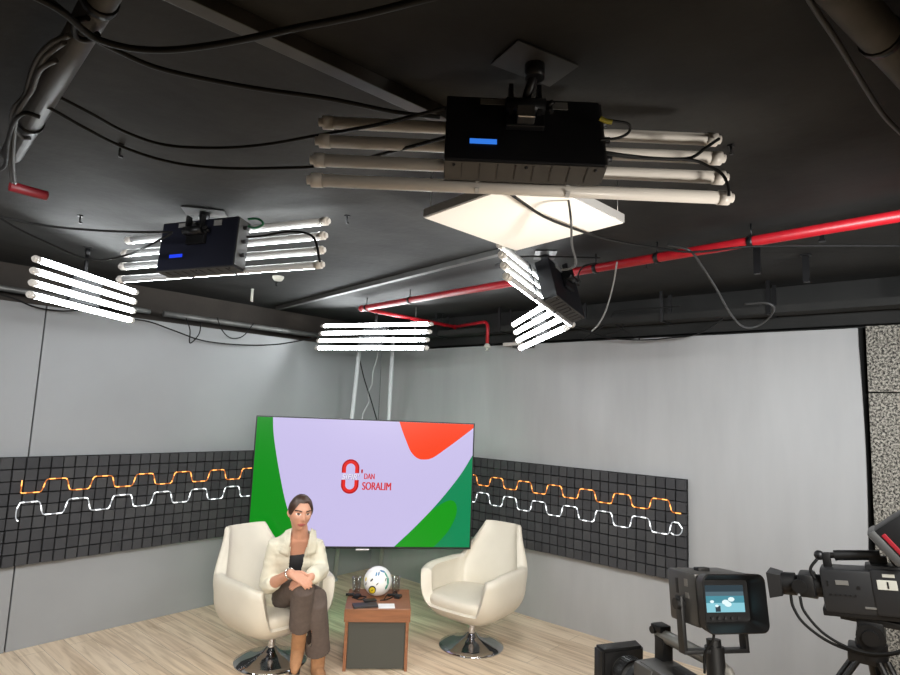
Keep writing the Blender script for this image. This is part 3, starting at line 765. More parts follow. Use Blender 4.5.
def smooth2(pts, n=6):
    return [(p.x, p.y) for p in cr([(a, b, 0) for a, b in pts], n)]
box(bm, ((SX0+SX1)/2, 0.004, (SZ0+SZ1)/2), (SX1-SX0, 0.004, SZ1-SZ0), mi=0)
poly(bm, [(0, 0), (0.066, 0)] + smooth2([(0.068, 0.0), (0.075, 0.12), (0.092, 0.27), (0.118, 0.46), (0.150, 0.66), (0.19, 0.84), (0.235, 1.0)]) + [(0, 1)], 0.0005, 1)
poly(bm, smooth2([(0.645, 0.0), (0.660, 0.07), (0.680, 0.15), (0.705, 0.24), (0.735, 0.29), (0.768, 0.302), (0.81, 0.285), (0.87, 0.21), (0.94, 0.115), (1.0, 0.03)]) + [(1, 0)], 0.0005, 3)
tc_ = smooth2([(0.648, 1.0), (0.745, 0.835), (0.845, 0.645), (0.94, 0.43), (1.0, 0.255)])
poly(bm, tc_ + [(1, 1)], 0.0005, 2)
poly(bm, smooth2([(0.652, 1.0), (0.745, 0.842), (0.80, 0.735), (0.86, 0.655), (0.905, 0.625), (0.93, 0.66), (0.932, 0.74), (0.905, 0.85), (0.865, 0.94), (0.83, 1.0)]), 0.0, 4)
scr = obj('screen', bm, [M['s_lilac'], M['s_green'], M['s_teal'], M['s_orange'], M['s_green2']], tv)
# logo: split red zero and lettering
bm = B()
cx, czt = 0.4315, 0.452
hw, hh, th_ = 0.040*(SX1-SX0), 0.137*(SZ1-SZ0), 0.035
c = SP(cx, czt)
def zero(off, mi, w2, sgs):
    for sgn in sgs:
        out, inn = [], []
        for i in range(21):
            a = PI*i/20
            zo = sgn*((hh-hw)+hw*math.sin(a)); xo = hw*math.cos(a)
            zi = sgn*((hh-hw)+(hw-w2)*math.sin(a)); xi = (hw-w2)*math.cos(a)
            out.append((xo, zo)); inn.append((xi, zi))
        gap = 0.028
        out = [(hw, sgn*gap)] + out + [(-hw, sgn*gap)]; inn = [(hw-w2, sgn*gap)] + inn + [(-hw+w2, sgn*gap)]
        for i in range(len(out)-1):
            vs = [bm.verts.new((c.x+x, off, c.z+z)) for x, z in (out[i], out[i+1], inn[i+1], inn[i])]
            f = bm.faces.new(vs); f.material_index = mi; f.normal_update()
            if f.normal.y > 0: f.normal_flip()
for sg in (1, -1):
    bm = B(); zero(0.0, 0, th_, (sg,)); zero(-0.0004, 1, 0.012, (sg,))
    obj('logo_arc', bm, [M['s_red'], M['s_dred']], scr)
def text(s, size, x, z, mt, parent, mw=None, sx=1.0, name='lettering', y=-0.0006, off=0.0, shear=0.0, ext=0.0, bold=0.0):
    cu = bpy.data.curves.new(name, 'FONT'); cu.body = s; cu.size = size; cu.offset = off; cu.shear = shear; cu.extrude = ext
    cu.align_x = 'LEFT'
    t = bpy.data.objects.new(name+'_tmp', cu); COL.objects.link(t)
    dg = bpy.context.evaluated_depsgraph_get(); me = bpy.data.meshes.new_from_object(t.evaluated_get(dg))
    bpy.data.objects.remove(t); bpy.data.curves.remove(cu)
    mtx = Matrix.Translation((x, y, z)) @ Matrix.Rotation(PI/2, 4, 'X') @ Matrix.Diagonal((sx, 1, 1, 1))
    if bold:
        b3 = bmesh.new()
        for k, dx in enumerate((-bold, 0, bold)):
            m2 = me.copy(); m2.transform(Matrix.Translation((dx, 0, 0.0001*k))); b3.from_mesh(m2); bpy.data.meshes.remove(m2)
        b3.to_mesh(me); b3.free()
    me.transform((mw @ mtx) if mw is not None else mtx)
    me.materials.clear(); me.materials.append(mt)
    o = bpy.data.objects.new(name, me); COL.objects.link(o); o.parent = parent
    return o
a = SP(0.395, 0.478); text("SIFIR'", 0.062, a.x+0.002, a.z, M['s_shadow'], scr, sx=1.0, off=0.001, shear=0.15)
a = SP(0.395, 0.478); text("SIFIR'", 0.062, a.x-0.002, a.z+0.003, M['s_white'], scr, sx=1.0, y=-0.0009, off=0.001, shear=0.15)
a = SP(0.482, 0.418); text("'", 0.10, a.x-0.006, a.z-0.05, M['s_dred'], scr, off=0.003)
a = SP(0.494, 0.470); text('DAN', 0.066, a.x, a.z, M['s_text'], scr, sx=0.62, off=0.0, bold=0.003)
a = SP(0.488, 0.555); text('SORALIM', 0.090, a.x, a.z, M['s_text'], scr, sx=0.66, off=0.0, bold=0.004)
# brand badge strip and green backlight strips
bm = B(); box(bm, (TW*0.505, 0.0, -0.006), (0.11, 0.03, 0.014), bevel=0.002); obj('badge', bm, M['steel'], tv)
M['greenled'] = mat('green_backlight', (0.02, 0.3, 0.12), 0.5, emit=(0.04, 0.85, 0.38), estr=55.0)
bm = B(); box(bm, (TW*0.5, 0.058, 0.03), (TW*0.42, 0.012, 0.012)); o = obj('backlight', bm, M['greenled'], tv); o['label'] = 'green glowing light strip on the back'
bm = B(); box(bm, (TW*0.82, 0.058, TH-0.03), (0.12, 0.012, 0.012)); o = obj('backlight', bm, M['greenled'], tv); o['label'] = 'green glowing light strip on the back'
# stand: two leaning grey poles behind the television, brackets to its back
pl0 = at_z(332.5, 579, 0.0); pl1 = at_z(382.5, 573, 0.0)
pl0 = V((4.13, 5.02, 0)); pl1 = V((4.60, 4.83, 0))
top0 = at_d(359.5, 348, 6.05); top1 = at_d(392.5, 348, 6.05)
wS = Matrix.Translation((pl0+pl1)/2)
ts = empty('television_stand', wS, 'grey stand of two leaning poles behind the television', 'stand')
for a, b in ((pl0, top0), (pl1, top1)):
    bm = B(); sweep(bm, [a, b+(b-a)*0.05], 0.021, 12); cyl(bm, a, a+V((0, 0, 0.02)), 0.035, n=16)
    obj('pole', bm, M['pole'], ts, world=True, wm=wS)
cb0, cb1 = V((3.25, 4.05, 1.25)), V((3.62, 3.73, 1.25))
for zz in (0.95, 1.35):
    bm = B()
    k = zz/2.3
    p0, p1 = pl0.lerp(top0, k), pl1.lerp(top1, k)
    mid = wT @ V((TW/2, 0.09, zz-0.64))
    sweep(bm, [p0, p1], 0.012, 8)
    sweep(bm, [(p0+p1)/2, mid], 0.014, 8)
    obj('arm', bm, M['pole'], ts, world=True, wm=wS)
def cord(l, r, mt, label):
    P = cr(l, 8); c = P[0].copy(); bm = B(); sweep(bm, [p-c for p in P], r, 6); o = obj('cord', bm, M[mt]); o.location = c; tag(o, label, 'cord')
cord([at_d(378, 345, 6.1), at_d(377, 358, 6.1), at_d(373, 372, 6.1), at_d(372, 384, 6.1), at_d(368, 394, 6.1), at_d(369, 402, 6.1), at_d(364, 412, 6.0), at_d(361, 424, 5.9)], 0.008, 'whitecable', 'white cord hanging crookedly behind the television between stand poles')
cord([at_d(358, 352, 6.12), at_d(364, 378, 6.12), at_d(371, 400, 6.05), at_d(378, 424, 5.95)], 0.006, 'rubber', 'straight black cord slanting behind the television between stand poles')

# ------------------------------------------------------------------ tub chairs (local: +X forward)
def make_chair(loc, rz, label):
    wm = Matrix.Translation(V(loc)) @ Matrix.Rotation(rz, 4, 'Z')
    root = empty('tub_chair', wm, label, 'chair', 'cream swivel tub chairs')
    nth = 120; t = 0.07
    SEAT = 0.345
    def sm(a, b, x):
        x = max(0, min(1, (x-a)/(b-a))); return x*x*(3-2*x)
    def top(th):           # rim height by angle from forward
        a = abs(math.degrees(th))
        front = 0.335
        if a < 90:
            return front + (0.575-front)*sm(27, 48, a) + 0.025*sm(48, 90, a)
        return 0.60 + (0.875-0.60)*sm(119, 143, a)
    def outl(th, z, ins):
        # squarish plan, bowl-shaped underneath, back leaning a little and narrowing upwards
        q = max(0.0, min(1.0, (0.47-z)/0.262))
        k = (1-q**2.3)**0.5 if q < 1 else 0.0
        hx = 0.10 + (0.335-0.10)*k; hy = 0.10 + (0.362-0.10)*k
        if z > 0.52: hy *= 1-0.38*sm(0.0, 1.0, (z-0.52)/0.36)
        hx -= ins; hy -= ins
        c, s = math.cos(th), math.sin(th); e = 0.52
        x = math.copysign(abs(c)**e, c)*hx; y = math.copysign(abs(s)**e, s)*hy
        if c < 0: x -= 0.34*max(0, z-0.47)
        return x, y
    bm = B(); grid = []
    for i in range(nth):
        th = -PI + 2*PI*(i+0.5)/nth
        tp = top(th); col = []
        for k in range(15):      # outer, bottom to rim
            z = 0.22 + (tp-0.02-0.22)*(k/14)**1.25
            x, y = outl(th, z, 0); col.append((x, y, z))
        for a in (0.3, 0.6, 1.0):   # rim rounding
            ins = t*(1-0.5*sm(0.6, 0.86, tp))*(0.5-0.5*math.cos(a*PI)); z = tp-0.02+0.02*math.sin(a*PI) 
            x, y = outl(th, tp-0.02, ins); col.append((x, y, z))
        for k in range(1, 9):       # inner, rim down to seat pan
            z = tp-0.02 + (0.31-tp+0.02)*k/8
            x, y = outl(th, max(z, 0.40), t*(1.0+0.15*k/8)*(1-0.5*sm(0.6, 0.86, tp)*(1-k/8))); col.append((x, y, z))
        grid.append([bm.verts.new(p) for p in col])
    for i in range(nth):
        a, b = grid[i], grid[(i+1) % nth]
        for k in range(len(a)-1): bm.faces.new((a[k], b[k], b[k+1], a[k+1]))
    bm.faces.new([g[0] for g in reversed(grid)]); bm.faces.new([g[-1] for g in grid])
    bmesh.ops.recalc_face_normals(bm, faces=bm.faces[:])
    obj('shell', bm, M['cream'], root, angle=1.0)
    # seat cushion
    bm = B(); rows = []
    for (z, ins) in ((0.305, 0.09), (0.32, 0.072), (0.36, 0.068), (0.385, 0.074), (0.398, 0.092), (0.405, 0.14), (0.408, 0.22)):
        ring = []
        for i in range(nth):
            th = 2*PI*i/nth; x, y = outl(th, 0.47, ins); ring.append(bm.verts.new((x+0.02, y, z)))
        rows.append(ring)
    for a, b in zip(rows, rows[1:]):
        for i in range(nth): bm.faces.new((a[i], a[(i+1) % nth], b[(i+1) % nth], b[i]))
    bm.faces.new(rows[-1]); bm.faces.new(list(reversed(rows[0])))
    obj('seat_cushion', bm, M['cream'], root, angle=0.9)
    bm = B(); cyl(bm, (0, 0, 0.05), (0, 0, 0.225), 0.026, n=24); cyl(bm, (0, 0, 0.19), (0, 0, 0.225), 0.032, 0.04, n=24)
    box(bm, (0, 0, 0.218), (0.16, 0.16, 0.01))
    obj('column', bm, M['chrome'], root, angle=0.6)
    bm = B(); lathe(bm, [(0.0, 0.0), (0.245, 0.0), (0.25, 0.006), (0.247, 0.013), (0.20, 0.024), (0.12, 0.045), (0.06, 0.072), (0.034, 0.098), (0.0, 0.098)], n=48)
    obj('base', bm, M['chrome'], root, smooth=True)
    return root
make_chair((2.578, 3.777, 0), math.radians(-88), 'cream tub chair with the seated woman, beside the left partition')
make_chair((3.825, 2.972, 0), math.radians(184), 'empty cream tub chair on the right of the small table')

# ------------------------------------------------------------------ side table
f0, f1 = V((2.828, 3.300, 0)), V((3.146, 2.994, 0))
tx = (f1-f0).normalized(); tyv = V((-tx.y, tx.x, 0))
if tyv.dot(f0-V((0, 0, 0))) < 0: tyv = -tyv
wid = (f1-f0).length; dep = 0.44
wt = Matrix((tx, tyv, V((0, 0, 1)))).transposed().to_4x4(); wt.translation = f0 + tx*wid/2 + tyv*dep/2
tab = empty('side_table', wt, 'low walnut and grey side table between the two cream chairs', 'table')
TZ = 0.412
bm = B(); box(bm, (0, 0, TZ-0.042), (wid+0.014, dep+0.02, 0.088), bevel=0.003); obj('top', bm, M['walnut'], tab)
for s in (-1, 1):
    bm = B(); box(bm, (s*(wid/2-0.012), 0.0, (TZ-0.084)/2), (0.022, dep-0.01, TZ-0.084), bevel=0.002); obj('side_panel', bm, M['walnut'], tab)
bm = B(); box(bm, (0, -dep/2+0.03, (TZ-0.084)/2+0.004), (wid-0.048, 0.016, TZ-0.10)); o = obj('front_panel', bm, M['tablegrey'], tab); o['label'] = 'dark grey front panel'
def on_table(px, py): return at_z(px, py, TZ)
# ball
r = 0.104
bc = on_table(377, 595.5); bc = V((bc.x, bc.y, TZ+r))
wb = Matrix.Translation(bc)
fb = empty('football', bc, 'white football with yellow, blue and teal marks on the small table', 'ball')
bm = B(); ball(bm, (0, 0, 0), r, 40); obj('ball_skin', bm, M['ballwhite'], fb, smooth=True)
vdir = (O-bc).normalized(); vx = V((0, 0, 1)).cross(vdir).normalized(); vz = vdir.cross(vx)   # vx image right
def bp(a, b, rr=r+0.0008):   # a right, b up in units of r
    c2 = max(0.0, 1-a*a-b*b); return (vx*a + vz*b + vdir*math.sqrt(c2))*rr
def patch(pts, mt, name):
    bm = B(); cxm = sum(p[0] for p in pts)/len(pts); cym = sum(p[1] for p in pts)/len(pts)
    rings = []
    for k in (1.0, 0.66, 0.33): rings.append([bm.verts.new(bp(cxm+(a-cxm)*k, cym+(b-cym)*k)) for a, b in pts])
    cv = bm.verts.new(bp(cxm, cym)); n = len(pts)
    for A_, B_ in zip(rings, rings[1:]):
        for i in range(n): bm.faces.new((A_[i], A_[(i+1) % n], B_[(i+1) % n], B_[i]))
    for i in range(n): bm.faces.new((rings[-1][i], rings[-1][(i+1) % n], cv))
    bmesh.ops.recalc_face_normals(bm, faces=bm.faces[:])
    return obj(name, bm, M[mt], fb, smooth=True)
def disc(a, b, rr, n=18, k=1.0): return [(a+rr*math.cos(2*PI*i/n), b+rr*k*math.sin(2*PI*i/n)) for i in range(n)]
def streak(a, b, ang, l, w_): 
    c_, s_ = math.cos(ang), math.sin(ang)
    return [(a+c_*x-s_*y, b+s_*x+c_*y) for x, y in ((-l, 0), (-l*0.5, -w_), (l*0.5, -w_), (l, 0), (l*0.5, w_), (-l*0.5, w_))]
R0 = r; 
patch(disc(-0.35, -0.58, 0.26), 'leather', 'mark'); r = R0+0.0006
def bp(a, b, rr=R0+0.0016):
    c2 = max(0.0, 1-a*a-b*b); return (vx*a + vz*b + vdir*math.sqrt(c2))*rr
patch(disc(-0.35, -0.60, 0.20), 'ballyellow', 'mark')
patch(streak(-0.34, -0.60, 0.6, 0.1, 0.04), 'leather', 'mark')
for (a, b, an, l, w_, mt) in ((-0.12, 0.42, 1.4, 0.17, 0.05, 'ballblue'), (0.05, 0.46, 1.4, 0.16, 0.05, 'ballblue'), (0.30, 0.62, -0.3, 0.22, 0.06, 'ballblue'), (0.55, 0.40, -1.0, 0.22, 0.05, 'ballteal'),
    (0.70, 0.0, -1.5, 0.3, 0.07, 'ballteal'), (0.62, -0.38, -2.0, 0.2, 0.06, 'ballteal'), (-0.42, 0.05, 0.8, 0.14, 0.05, 'leather'), (0.55, 0.1, 1.3, 0.14, 0.03, 'leather'),
    (-0.02, -0.2, 0.8, 0.13, 0.03, 'leather'), (-0.8, -0.2, 1.4, 0.12, 0.03, 'leather'), (-0.82, 0.1, 1.5, 0.15, 0.04, 'ballyellow')):
    patch(streak(a, b, an, l, w_), mt, 'mark')
r = R0
# glasses
def tumbler(px, py, label):
    p = on_table(px, py); bm = B()
    lathe(bm, [(0.0, 0.001), (0.027, 0.001), (0.029, 0.006), (0.034, 0.115), (0.032, 0.115), (0.027, 0.012), (0.0, 0.010)], (0, 0, 0), 28)
    o = obj('drinking_glass', bm, M['glass'], smooth=True); o.location = p; tag(o, label, 'glass', 'glasses on the small table')
tumbler(356, 593, 'clear drinking glass left of the football')
tumbler(395.5, 592.5, 'clear drinking glass right of the football')
# microphones with their leads
def lav(pts, label, mic):
    P = cr([on_table(x, y)+V((0, 0, h)) for x, y, h in pts], 8)
    c = P[0].copy(); c.z = TZ
    t = empty('clip_microphone', c, label, 'microphone', 'clip microphones on the small table'); wmm = Matrix.Translation(c)
    bm = B(); sweep(bm, P, 0.004, 6); obj('lead', bm, M['rubber'], t, world=True, wm=wmm)
    p = on_table(*mic) + V((0, 0, 0.012)); bm = B(); cyl(bm, p-tx*0.03, p+tx*0.012, 0.008, n=12); ball(bm, p+tx*0.02, 0.012, 12)
    box(bm, p-tx*0.012+V((0, 0, -0.004)), (0.02, 0.02, 0.012), bevel=0.002)
    obj('microphone_head', bm, M['black'], t, world=True, wm=wmm)
    bm = B(); q = on_table(mic[0]+7, mic[1]+1.5)+V((0, 0, 0.011)); box(bm, q, (0.06, 0.04, 0.02), rot=Matrix.Rotation(0.4, 3, 'Z'), bevel=0.004)
    obj('transmitter', bm, M['black'], t, world=True, wm=wmm)
lav([(346, 596, .005), (350, 598, .02), (354, 596, .006), (358, 599, .018), (363, 597, .006), (366, 600, .02), (360, 600.5, .006), (352, 598, .005)], 'black clip microphone with tangled lead, in front of left glass', (350, 596))
lav([(384, 600, .005), (387, 598, .02), (391, 596.5, .006), (394, 594.5, .018), (397, 594, .006), (392, 598, .005), (386, 600.5, .005), (380, 601, .005)], 'black clip microphone with tangled lead, in front of right glass', (391, 596.5))
def flat(name, px, py, size, rz, h, mt, label, cat, z0=0.0, bev=0.002):
    p = on_table(px, py); bm = B(); box(bm, (0, 0, h/2+z0), (*size, h), bevel=min(bev, h*0.4))
    o = obj(name, bm, mt); o.location = p; o.rotation_euler = (0, 0, math.atan2(tx.y, tx.x)+rz); tag(o, label, cat)
    return o
flat('paper_sheet', 386.5, 606.3, (0.115, 0.10), 0.05, 0.003, M['paper'], 'white folded paper on the front of the small table', 'paper')
flat('notebook', 365, 606.5, (0.17, 0.085), 0.22, 0.016, M['leather'], 'black notebook on the front left of the small table', 'notebook')
flat('smartphone', 369.5, 603.2, (0.09, 0.05), 0.35, 0.009, M['black'], 'small black phone lying on the black notebook', 'phone', z0=0.017)

# ------------------------------------------------------------------ the seated woman
fc = V((-0.75, -0.66, 0)).normalized(); ir = V((0.655, -0.756, 0)).normalized()
K = {}
def kp(n, x, y, d): K[n] = at_d(x, y, d); return K[n]
pel = kp('pel', 290, 592, 4.24); che = kp('che', 297, 561, 4.05); nek = kp('nek', 300, 536.5, 3.94)
shR = kp('shR', 276.5, 545.5, 3.96); shL = kp('shL', 315.5, 547.5, 4.0)
elR = kp('elR', 268, 586, 3.95); wrR = kp('wrR', 291, 573, 3.72)
elL = kp('elL', 320.5, 571, 3.95); wrL = kp('wrL', 311, 577, 3.74)
hpR = kp('hpR', 281, 595, 4.2); hpL = kp('hpL', 301, 597, 4.24)
knR = kp('knR', 303.5, 585, 3.78); anR = kp('anR', 298.5, 642, 3.92)
knL = kp('knL', 316.5, 598, 3.88); anL = kp('anL', 318, 659, 4.02)
hd = kp('hd', 300.3, 513.3, 3.88)
woman = empty('person', (pel.x, pel.y, 0.0), 'seated woman in cream jacket, brown trousers and tan ankle boots, hands on crossed knee', 'person')
wW = Matrix.Translation((pel.x, pel.y, 0.0))
side = ((shL-shR) - V((0, 0, (shL-shR).z))).normalized()     # towards image right
def torso(bm, rows, n=28):
    """rows: (center, half width, half depth, tilt forward) lofted"""
    rings = []
    for i, (c, a, b) in enumerate(rows):
        cc = V(c)
        t = (V(rows[min(i+1, len(rows)-1)][0]) - V(rows[max(i-1, 0)][0])).normalized()
        s = (side - t*side.dot(t)).normalized(); fr = s.cross(t)
        rings.append([bm.verts.new(cc + s*a*math.copysign(abs(math.cos(q))**0.85, math.cos(q)) + fr*b*math.copysign(abs(math.sin(q))**0.85, math.sin(q))) for q in [2*PI*j/n for j in range(n)]])
    for A_, B_ in zip(rings, rings[1:]):
        for j in range(n): bm.faces.new((A_[j], A_[(j+1) % n], B_[(j+1) % n], B_[j]))
    bm.faces.new(list(reversed(rings[0]))); bm.faces.new(rings[-1])
tdir = (nek-pel).normalized()
tfr = side.cross(tdir).normalized()
if tfr.dot(fc) < 0: tfr = -tfr
wai = pel.lerp(che, 0.5)
shm = (shR+shL)/2
def trows(g):
    return [(pel-tdir*0.07, 0.15+g, 0.10+g), (pel, 0.175+g, 0.12+g), (pel.lerp(wai, 0.6), 0.16+g, 0.11+g), (wai, 0.14+g, 0.095+g), (wai.lerp(che, 0.5), 0.145+g, 0.10+g), (che, 0.155+g, 0.105+g), (che.lerp(shm, 0.6), 0.155+g, 0.095+g), (shm, 0.13+g, 0.07+g), (nek-tdir*0.01, 0.075+g, 0.055+g), (nek+tdir*0.015, 0.052+g*0.6, 0.05+g*0.6)]
bm = B()
torso(bm, trows(0))
fh = (fc*0.88 + ir*0.47).normalized(); fh = (fh + V((0, 0, -0.08))).normalized()     # face direction
hx = V((0, 0, 1)).cross(fh).normalized(); hz = fh.cross(hx)            # hx: towards image right
hz = (hz + hx*0.05).normalized(); hx = fh.cross(hz)*-1
hx = hz.cross(fh)*-1 if hz.cross(fh).dot(ir) < 0 else hz.cross(fh)
limb(bm, [nek-tdir*0.03, nek+ (hd-nek)*0.35, hd-hz*0.05-fh*0.015], [0.058, 0.05, 0.05])
for S, E_, W_ in ((shR, elR, wrR), (shL, elL, wrL)):
    limb(bm, [S, S.lerp(E_, 0.5), E_, E_.lerp(W_, 0.35), W_], [0.05, 0.044, 0.038, 0.038, 0.025])
toeR = (fc*0.9 + V((0, 0, -0.28))+ir*0.12).normalized(); toeL = (fc*0.95+ir*0.45).normalized()
for Hh, Kk, A_, tt, uu in ((hpR, knR, anR, toeR, (knR-anR).normalized()), (hpL, knL, anL, toeL, V((0, 0, 1)))):
    limb(bm, [Hh, Hh.lerp(Kk, 0.5), Kk, Kk.lerp(A_, 0.3), A_], [0.085, 0.072, 0.055, 0.046, 0.030])
    limb(bm, [A_, A_-uu*0.06+tt*0.01, A_-uu*0.075+tt*0.10], [0.030, 0.028, 0.022])
# head
def head_pt(u, v):
    """u azimuth from face front, v polar (0 top, PI bottom): local (x right, y front, z up)"""
    x = math.sin(v)*math.sin(u); y = math.sin(v)*math.cos(u); z = math.cos(v)
    X, Y, Zz = x*0.070, y*0.092, z*0.110
    if z < 0:
        q = -z
        X *= 1-0.36*q**1.4; 
        if y > 0: Y *= 1-0.10*q
        else: Y *= 1-0.35*q
    if y > 0:
        Y *= 0.93
        g = lambda cx, cz, sx, sz: math.exp(-((X-cx)/sx)**2-((Zz-cz)/sz)**2)
        Y += 0.020*g(0, -0.020, 0.010, 0.016) + 0.010*g(0, 0.004, 0.008, 0.022)       # nose
        Y += 0.006*g(0, 0.034, 0.045, 0.012)                                           # brow
        Y -= 0.010*(g(0.031, 0.012, 0.017, 0.011) + g(-0.031, 0.012, 0.017, 0.011))   # sockets
        Y += 0.008*g(0, -0.052, 0.022, 0.006) + 0.007*g(0, -0.062, 0.018, 0.006)      # lips
        Y -= 0.004*g(0, -0.074, 0.02, 0.005); Y += 0.010*g(0, -0.098, 0.022, 0.014)   # chin
        Y += 0.006*(g(0.042, -0.018, 0.02, 0.018) + g(-0.042, -0.018, 0.02, 0.018))   # cheekbones
    return X, Y, Zz
def hw_(p): return hd + hx*p[0] + fh*p[1] + hz*p[2]
nu, nv = 72, 56; gr = []
for k in range(1, nv):
    gr.append([bm.verts.new(hw_(head_pt(2*PI*j/nu, PI*k/nv))) for j in range(nu)])
tp, bt = bm.verts.new(hw_(head_pt(0, 0))), bm.verts.new(hw_(head_pt(0, PI)))
for A_, B_ in zip(gr, gr[1:]):
    for j in range(nu): bm.faces.new((A_[j], B_[j], B_[(j+1) % nu], A_[(j+1) % nu]))
for j in range(nu):
    bm.faces.new((tp, gr[0][j], gr[0][(j+1) % nu])); bm.faces.new((bt, gr[-1][(j+1) % nu], gr[-1][j]))
for s in (-1, 1):      # ears
    limb(bm, [hw_((s*0.068, -0.012, 0.018)), hw_((s*0.074, -0.016, 0.0)), hw_((s*0.067, -0.008, -0.022))], [0.010, 0.011, 0.007], 10)
# hands: right hand lies over the knee, left under it
def hand(wr, dirv, nrm, thumb_side, curl):
    d_ = dirv.normalized(); n_ = (nrm-d_*nrm.dot(d_)).normalized(); s_ = d_.cross(n_)*thumb_side
    for k in (-1.1, -0.35, 0.35, 1.1):
        limb(bm, [wr+s_*0.010*k, wr+d_*0.045+s_*0.017*k, wr+d_*0.085+s_*0.020*k], [0.014, 0.0145, 0.0115], 10)
    for k, ln in ((1.2, 0.066), (0.42, 0.076), (-0.38, 0.070), (-1.15, 0.054)):
        b0 = wr+d_*0.085+s_*0.020*k
        d1 = (d_ - n_*curl*0.35 + s_*0.05*k).normalized(); d2 = (d_ - n_*curl*0.9+s_*0.05*k).normalized(); d3 = (d_ - n_*curl*1.5).normalized()
        p1 = b0+d1*ln*0.45; p2 = p1+d2*ln*0.32; p3 = p2+d3*ln*0.25
        limb(bm, [b0, p1, p2, p3], [0.0090, 0.0082, 0.0075, 0.0065], 10)
    t0 = wr+d_*0.025+s_*0.022; t1 = t0+d_*0.025+s_*0.022-n_*0.006; t2 = t1+d_*0.03+s_*0.008-n_*0.010
    limb(bm, [t0, t1, t2], [0.0125, 0.0105, 0.0085], 10)
knd = at_d(309, 581, 3.68)
nrmR = (V((0, 0, 1))*0.75 + fc*0.55).normalized()
hand(wrR, knd-wrR + V((0, 0, -0.015)), nrmR, -1, 0.75)
hand(wrL, at_d(302, 580.5, 3.74)-wrL, nrmR, 1, 0.45)
bmesh.ops.recalc_face_normals(bm, faces=bm.faces[:])
def remesh(o, vox, smooth_it=2, fac=0.5):
    md = o.modifiers.new('r', 'REMESH'); md.mode = 'VOXEL'; md.voxel_size = vox; md.use_smooth_shade = True
    if smooth_it:
        ms = o.modifiers.new('s', 'SMOOTH'); ms.iterations = smooth_it; ms.factor = fac
    dg = bpy.context.evaluated_depsgraph_get(); me = bpy.data.meshes.new_from_object(o.evaluated_get(dg))
    o.modifiers.clear(); old = o.data; mats = [m_ for m_ in old.materials]; o.data = me; bpy.data.meshes.remove(old)
    me.materials.clear()
    for m_ in mats: me.materials.append(m_)
    for p in me.polygons: p.use_smooth = True; p.material_index = 0
    return o
body = obj('body', bm, [M['skin'], M['lip'], M['eyew'], M['dark']], woman, world=True, wm=wW)
remesh(body, 0.0042, 2, 0.4)
Winv = wW
for p in body.data.polygons:      # face colours
    q = wW @ p.center - hd
    x, y, z = q.dot(hx), q.dot(fh), q.dot(hz)
    if y > 0.04 and abs(x) < 0.065 and abs(z) < 0.11:
        ax = abs(x)
        if ((ax-0.031)/0.0155)**2+((z-0.012)/0.0065)**2 < 1: p.material_index = 3 if (((ax-0.030)/0.0075)**2+((z-0.012)/0.0075)**2 < 1 or z > 0.0155) else 2
        elif abs(z-(0.034-abs(ax-0.034)*0.22)) < 0.0045 and 0.014 < ax < 0.054: p.material_index = 3
        elif (x/0.026)**2+((z+0.057)/0.0105)**2 < 1: p.material_index = 1
# hair pulled back
bm = B(); gr = []
def hair_pt(u, v):
    X, Y, Zz = head_pt(u, v)
    return X, Y, Zz
nu = 60
rings = []
for k in range(0, 23):
    ring = []
    for j in range(nu):
        u = 2*PI*j/nu
        a = abs((u+PI) % (2*PI) - PI)      # angle from front
        vmax = 0.80 + (1.62-0.80)*min(1, max(0, (a-0.55)/0.65)) + (2.15-1.62)*min(1, max(0, (a-1.5)/1.0))
        v = vmax*k/22
        X, Y, Zz = head_pt(u, v); e = 0.010*(1-(k/22)**6)+0.002
        n_ = V((X/0.076**2, Y/0.094**2, Zz/0.114**2)).normalized()
        wv = 0.0012*math.sin(u*26+v*5)
        ring.append(bm.verts.new(hw_(V((X, Y, Zz))+n_*(e+wv))))
    rings.append(ring)
for A_, B_ in zip(rings[1:], rings[2:]):
    for j in range(nu): bm.faces.new((A_[j], B_[j], B_[(j+1) % nu], A_[(j+1) % nu]))
bm.faces.new(rings[1])
for v in rings[0]: bm.verts.remove(v)
for v in ball(bm, (0, 0, 0), 0.04, 16, s=(1, 0.85, 1)): v.co = hw_(V((v.co.x, v.co.y-0.105, v.co.z-0.01)))
bmesh.ops.recalc_face_normals(bm, faces=bm.faces[:])
obj('hair', bm, M['hair'], woman, world=True, wm=wW, smooth=True)
# black top
bm = B(); rows_ = trows(0.008)[2:8]; torso(bm, rows_)
obj('top', bm, M['topblack'], woman, world=True, wm=wW, smooth=True)
# jacket: torso and sleeves, opened at the front
bm = B()
jr = trows(0.026)
jr[0] = (pel-tdir*0.03, 0.195, 0.14); jr[1] = (pel+tdir*0.03, 0.198, 0.145)
jr[-1] = (nek+tdir*0.005, 0.075, 0.07)
torso(bm, jr)
def sleeve(S, E_, W_, end, r0):
    P = [S + (shm-S)*0.35, S, S.lerp(E_, 0.35), S.lerp(E_, 0.7), E_, E_.lerp(W_, end*0.5), E_.lerp(W_, end)]
    limb(bm, P, [0.064, 0.064, 0.060, 0.060, 0.058, 0.056, 0.053], 18)
sleeve(shR, elR, wrR, 0.22, 0.07)
sleeve(shL, elL, wrL, 0.78, 0.07)
bmesh.ops.recalc_face_normals(bm, faces=bm.faces[:])
jk = obj('jacket', bm, M['jacket'], woman, world=True, wm=wW)
remesh(jk, 0.006, 3, 0.5)
b2 = bmesh.new(); b2.from_mesh(jk.data)
dead = []
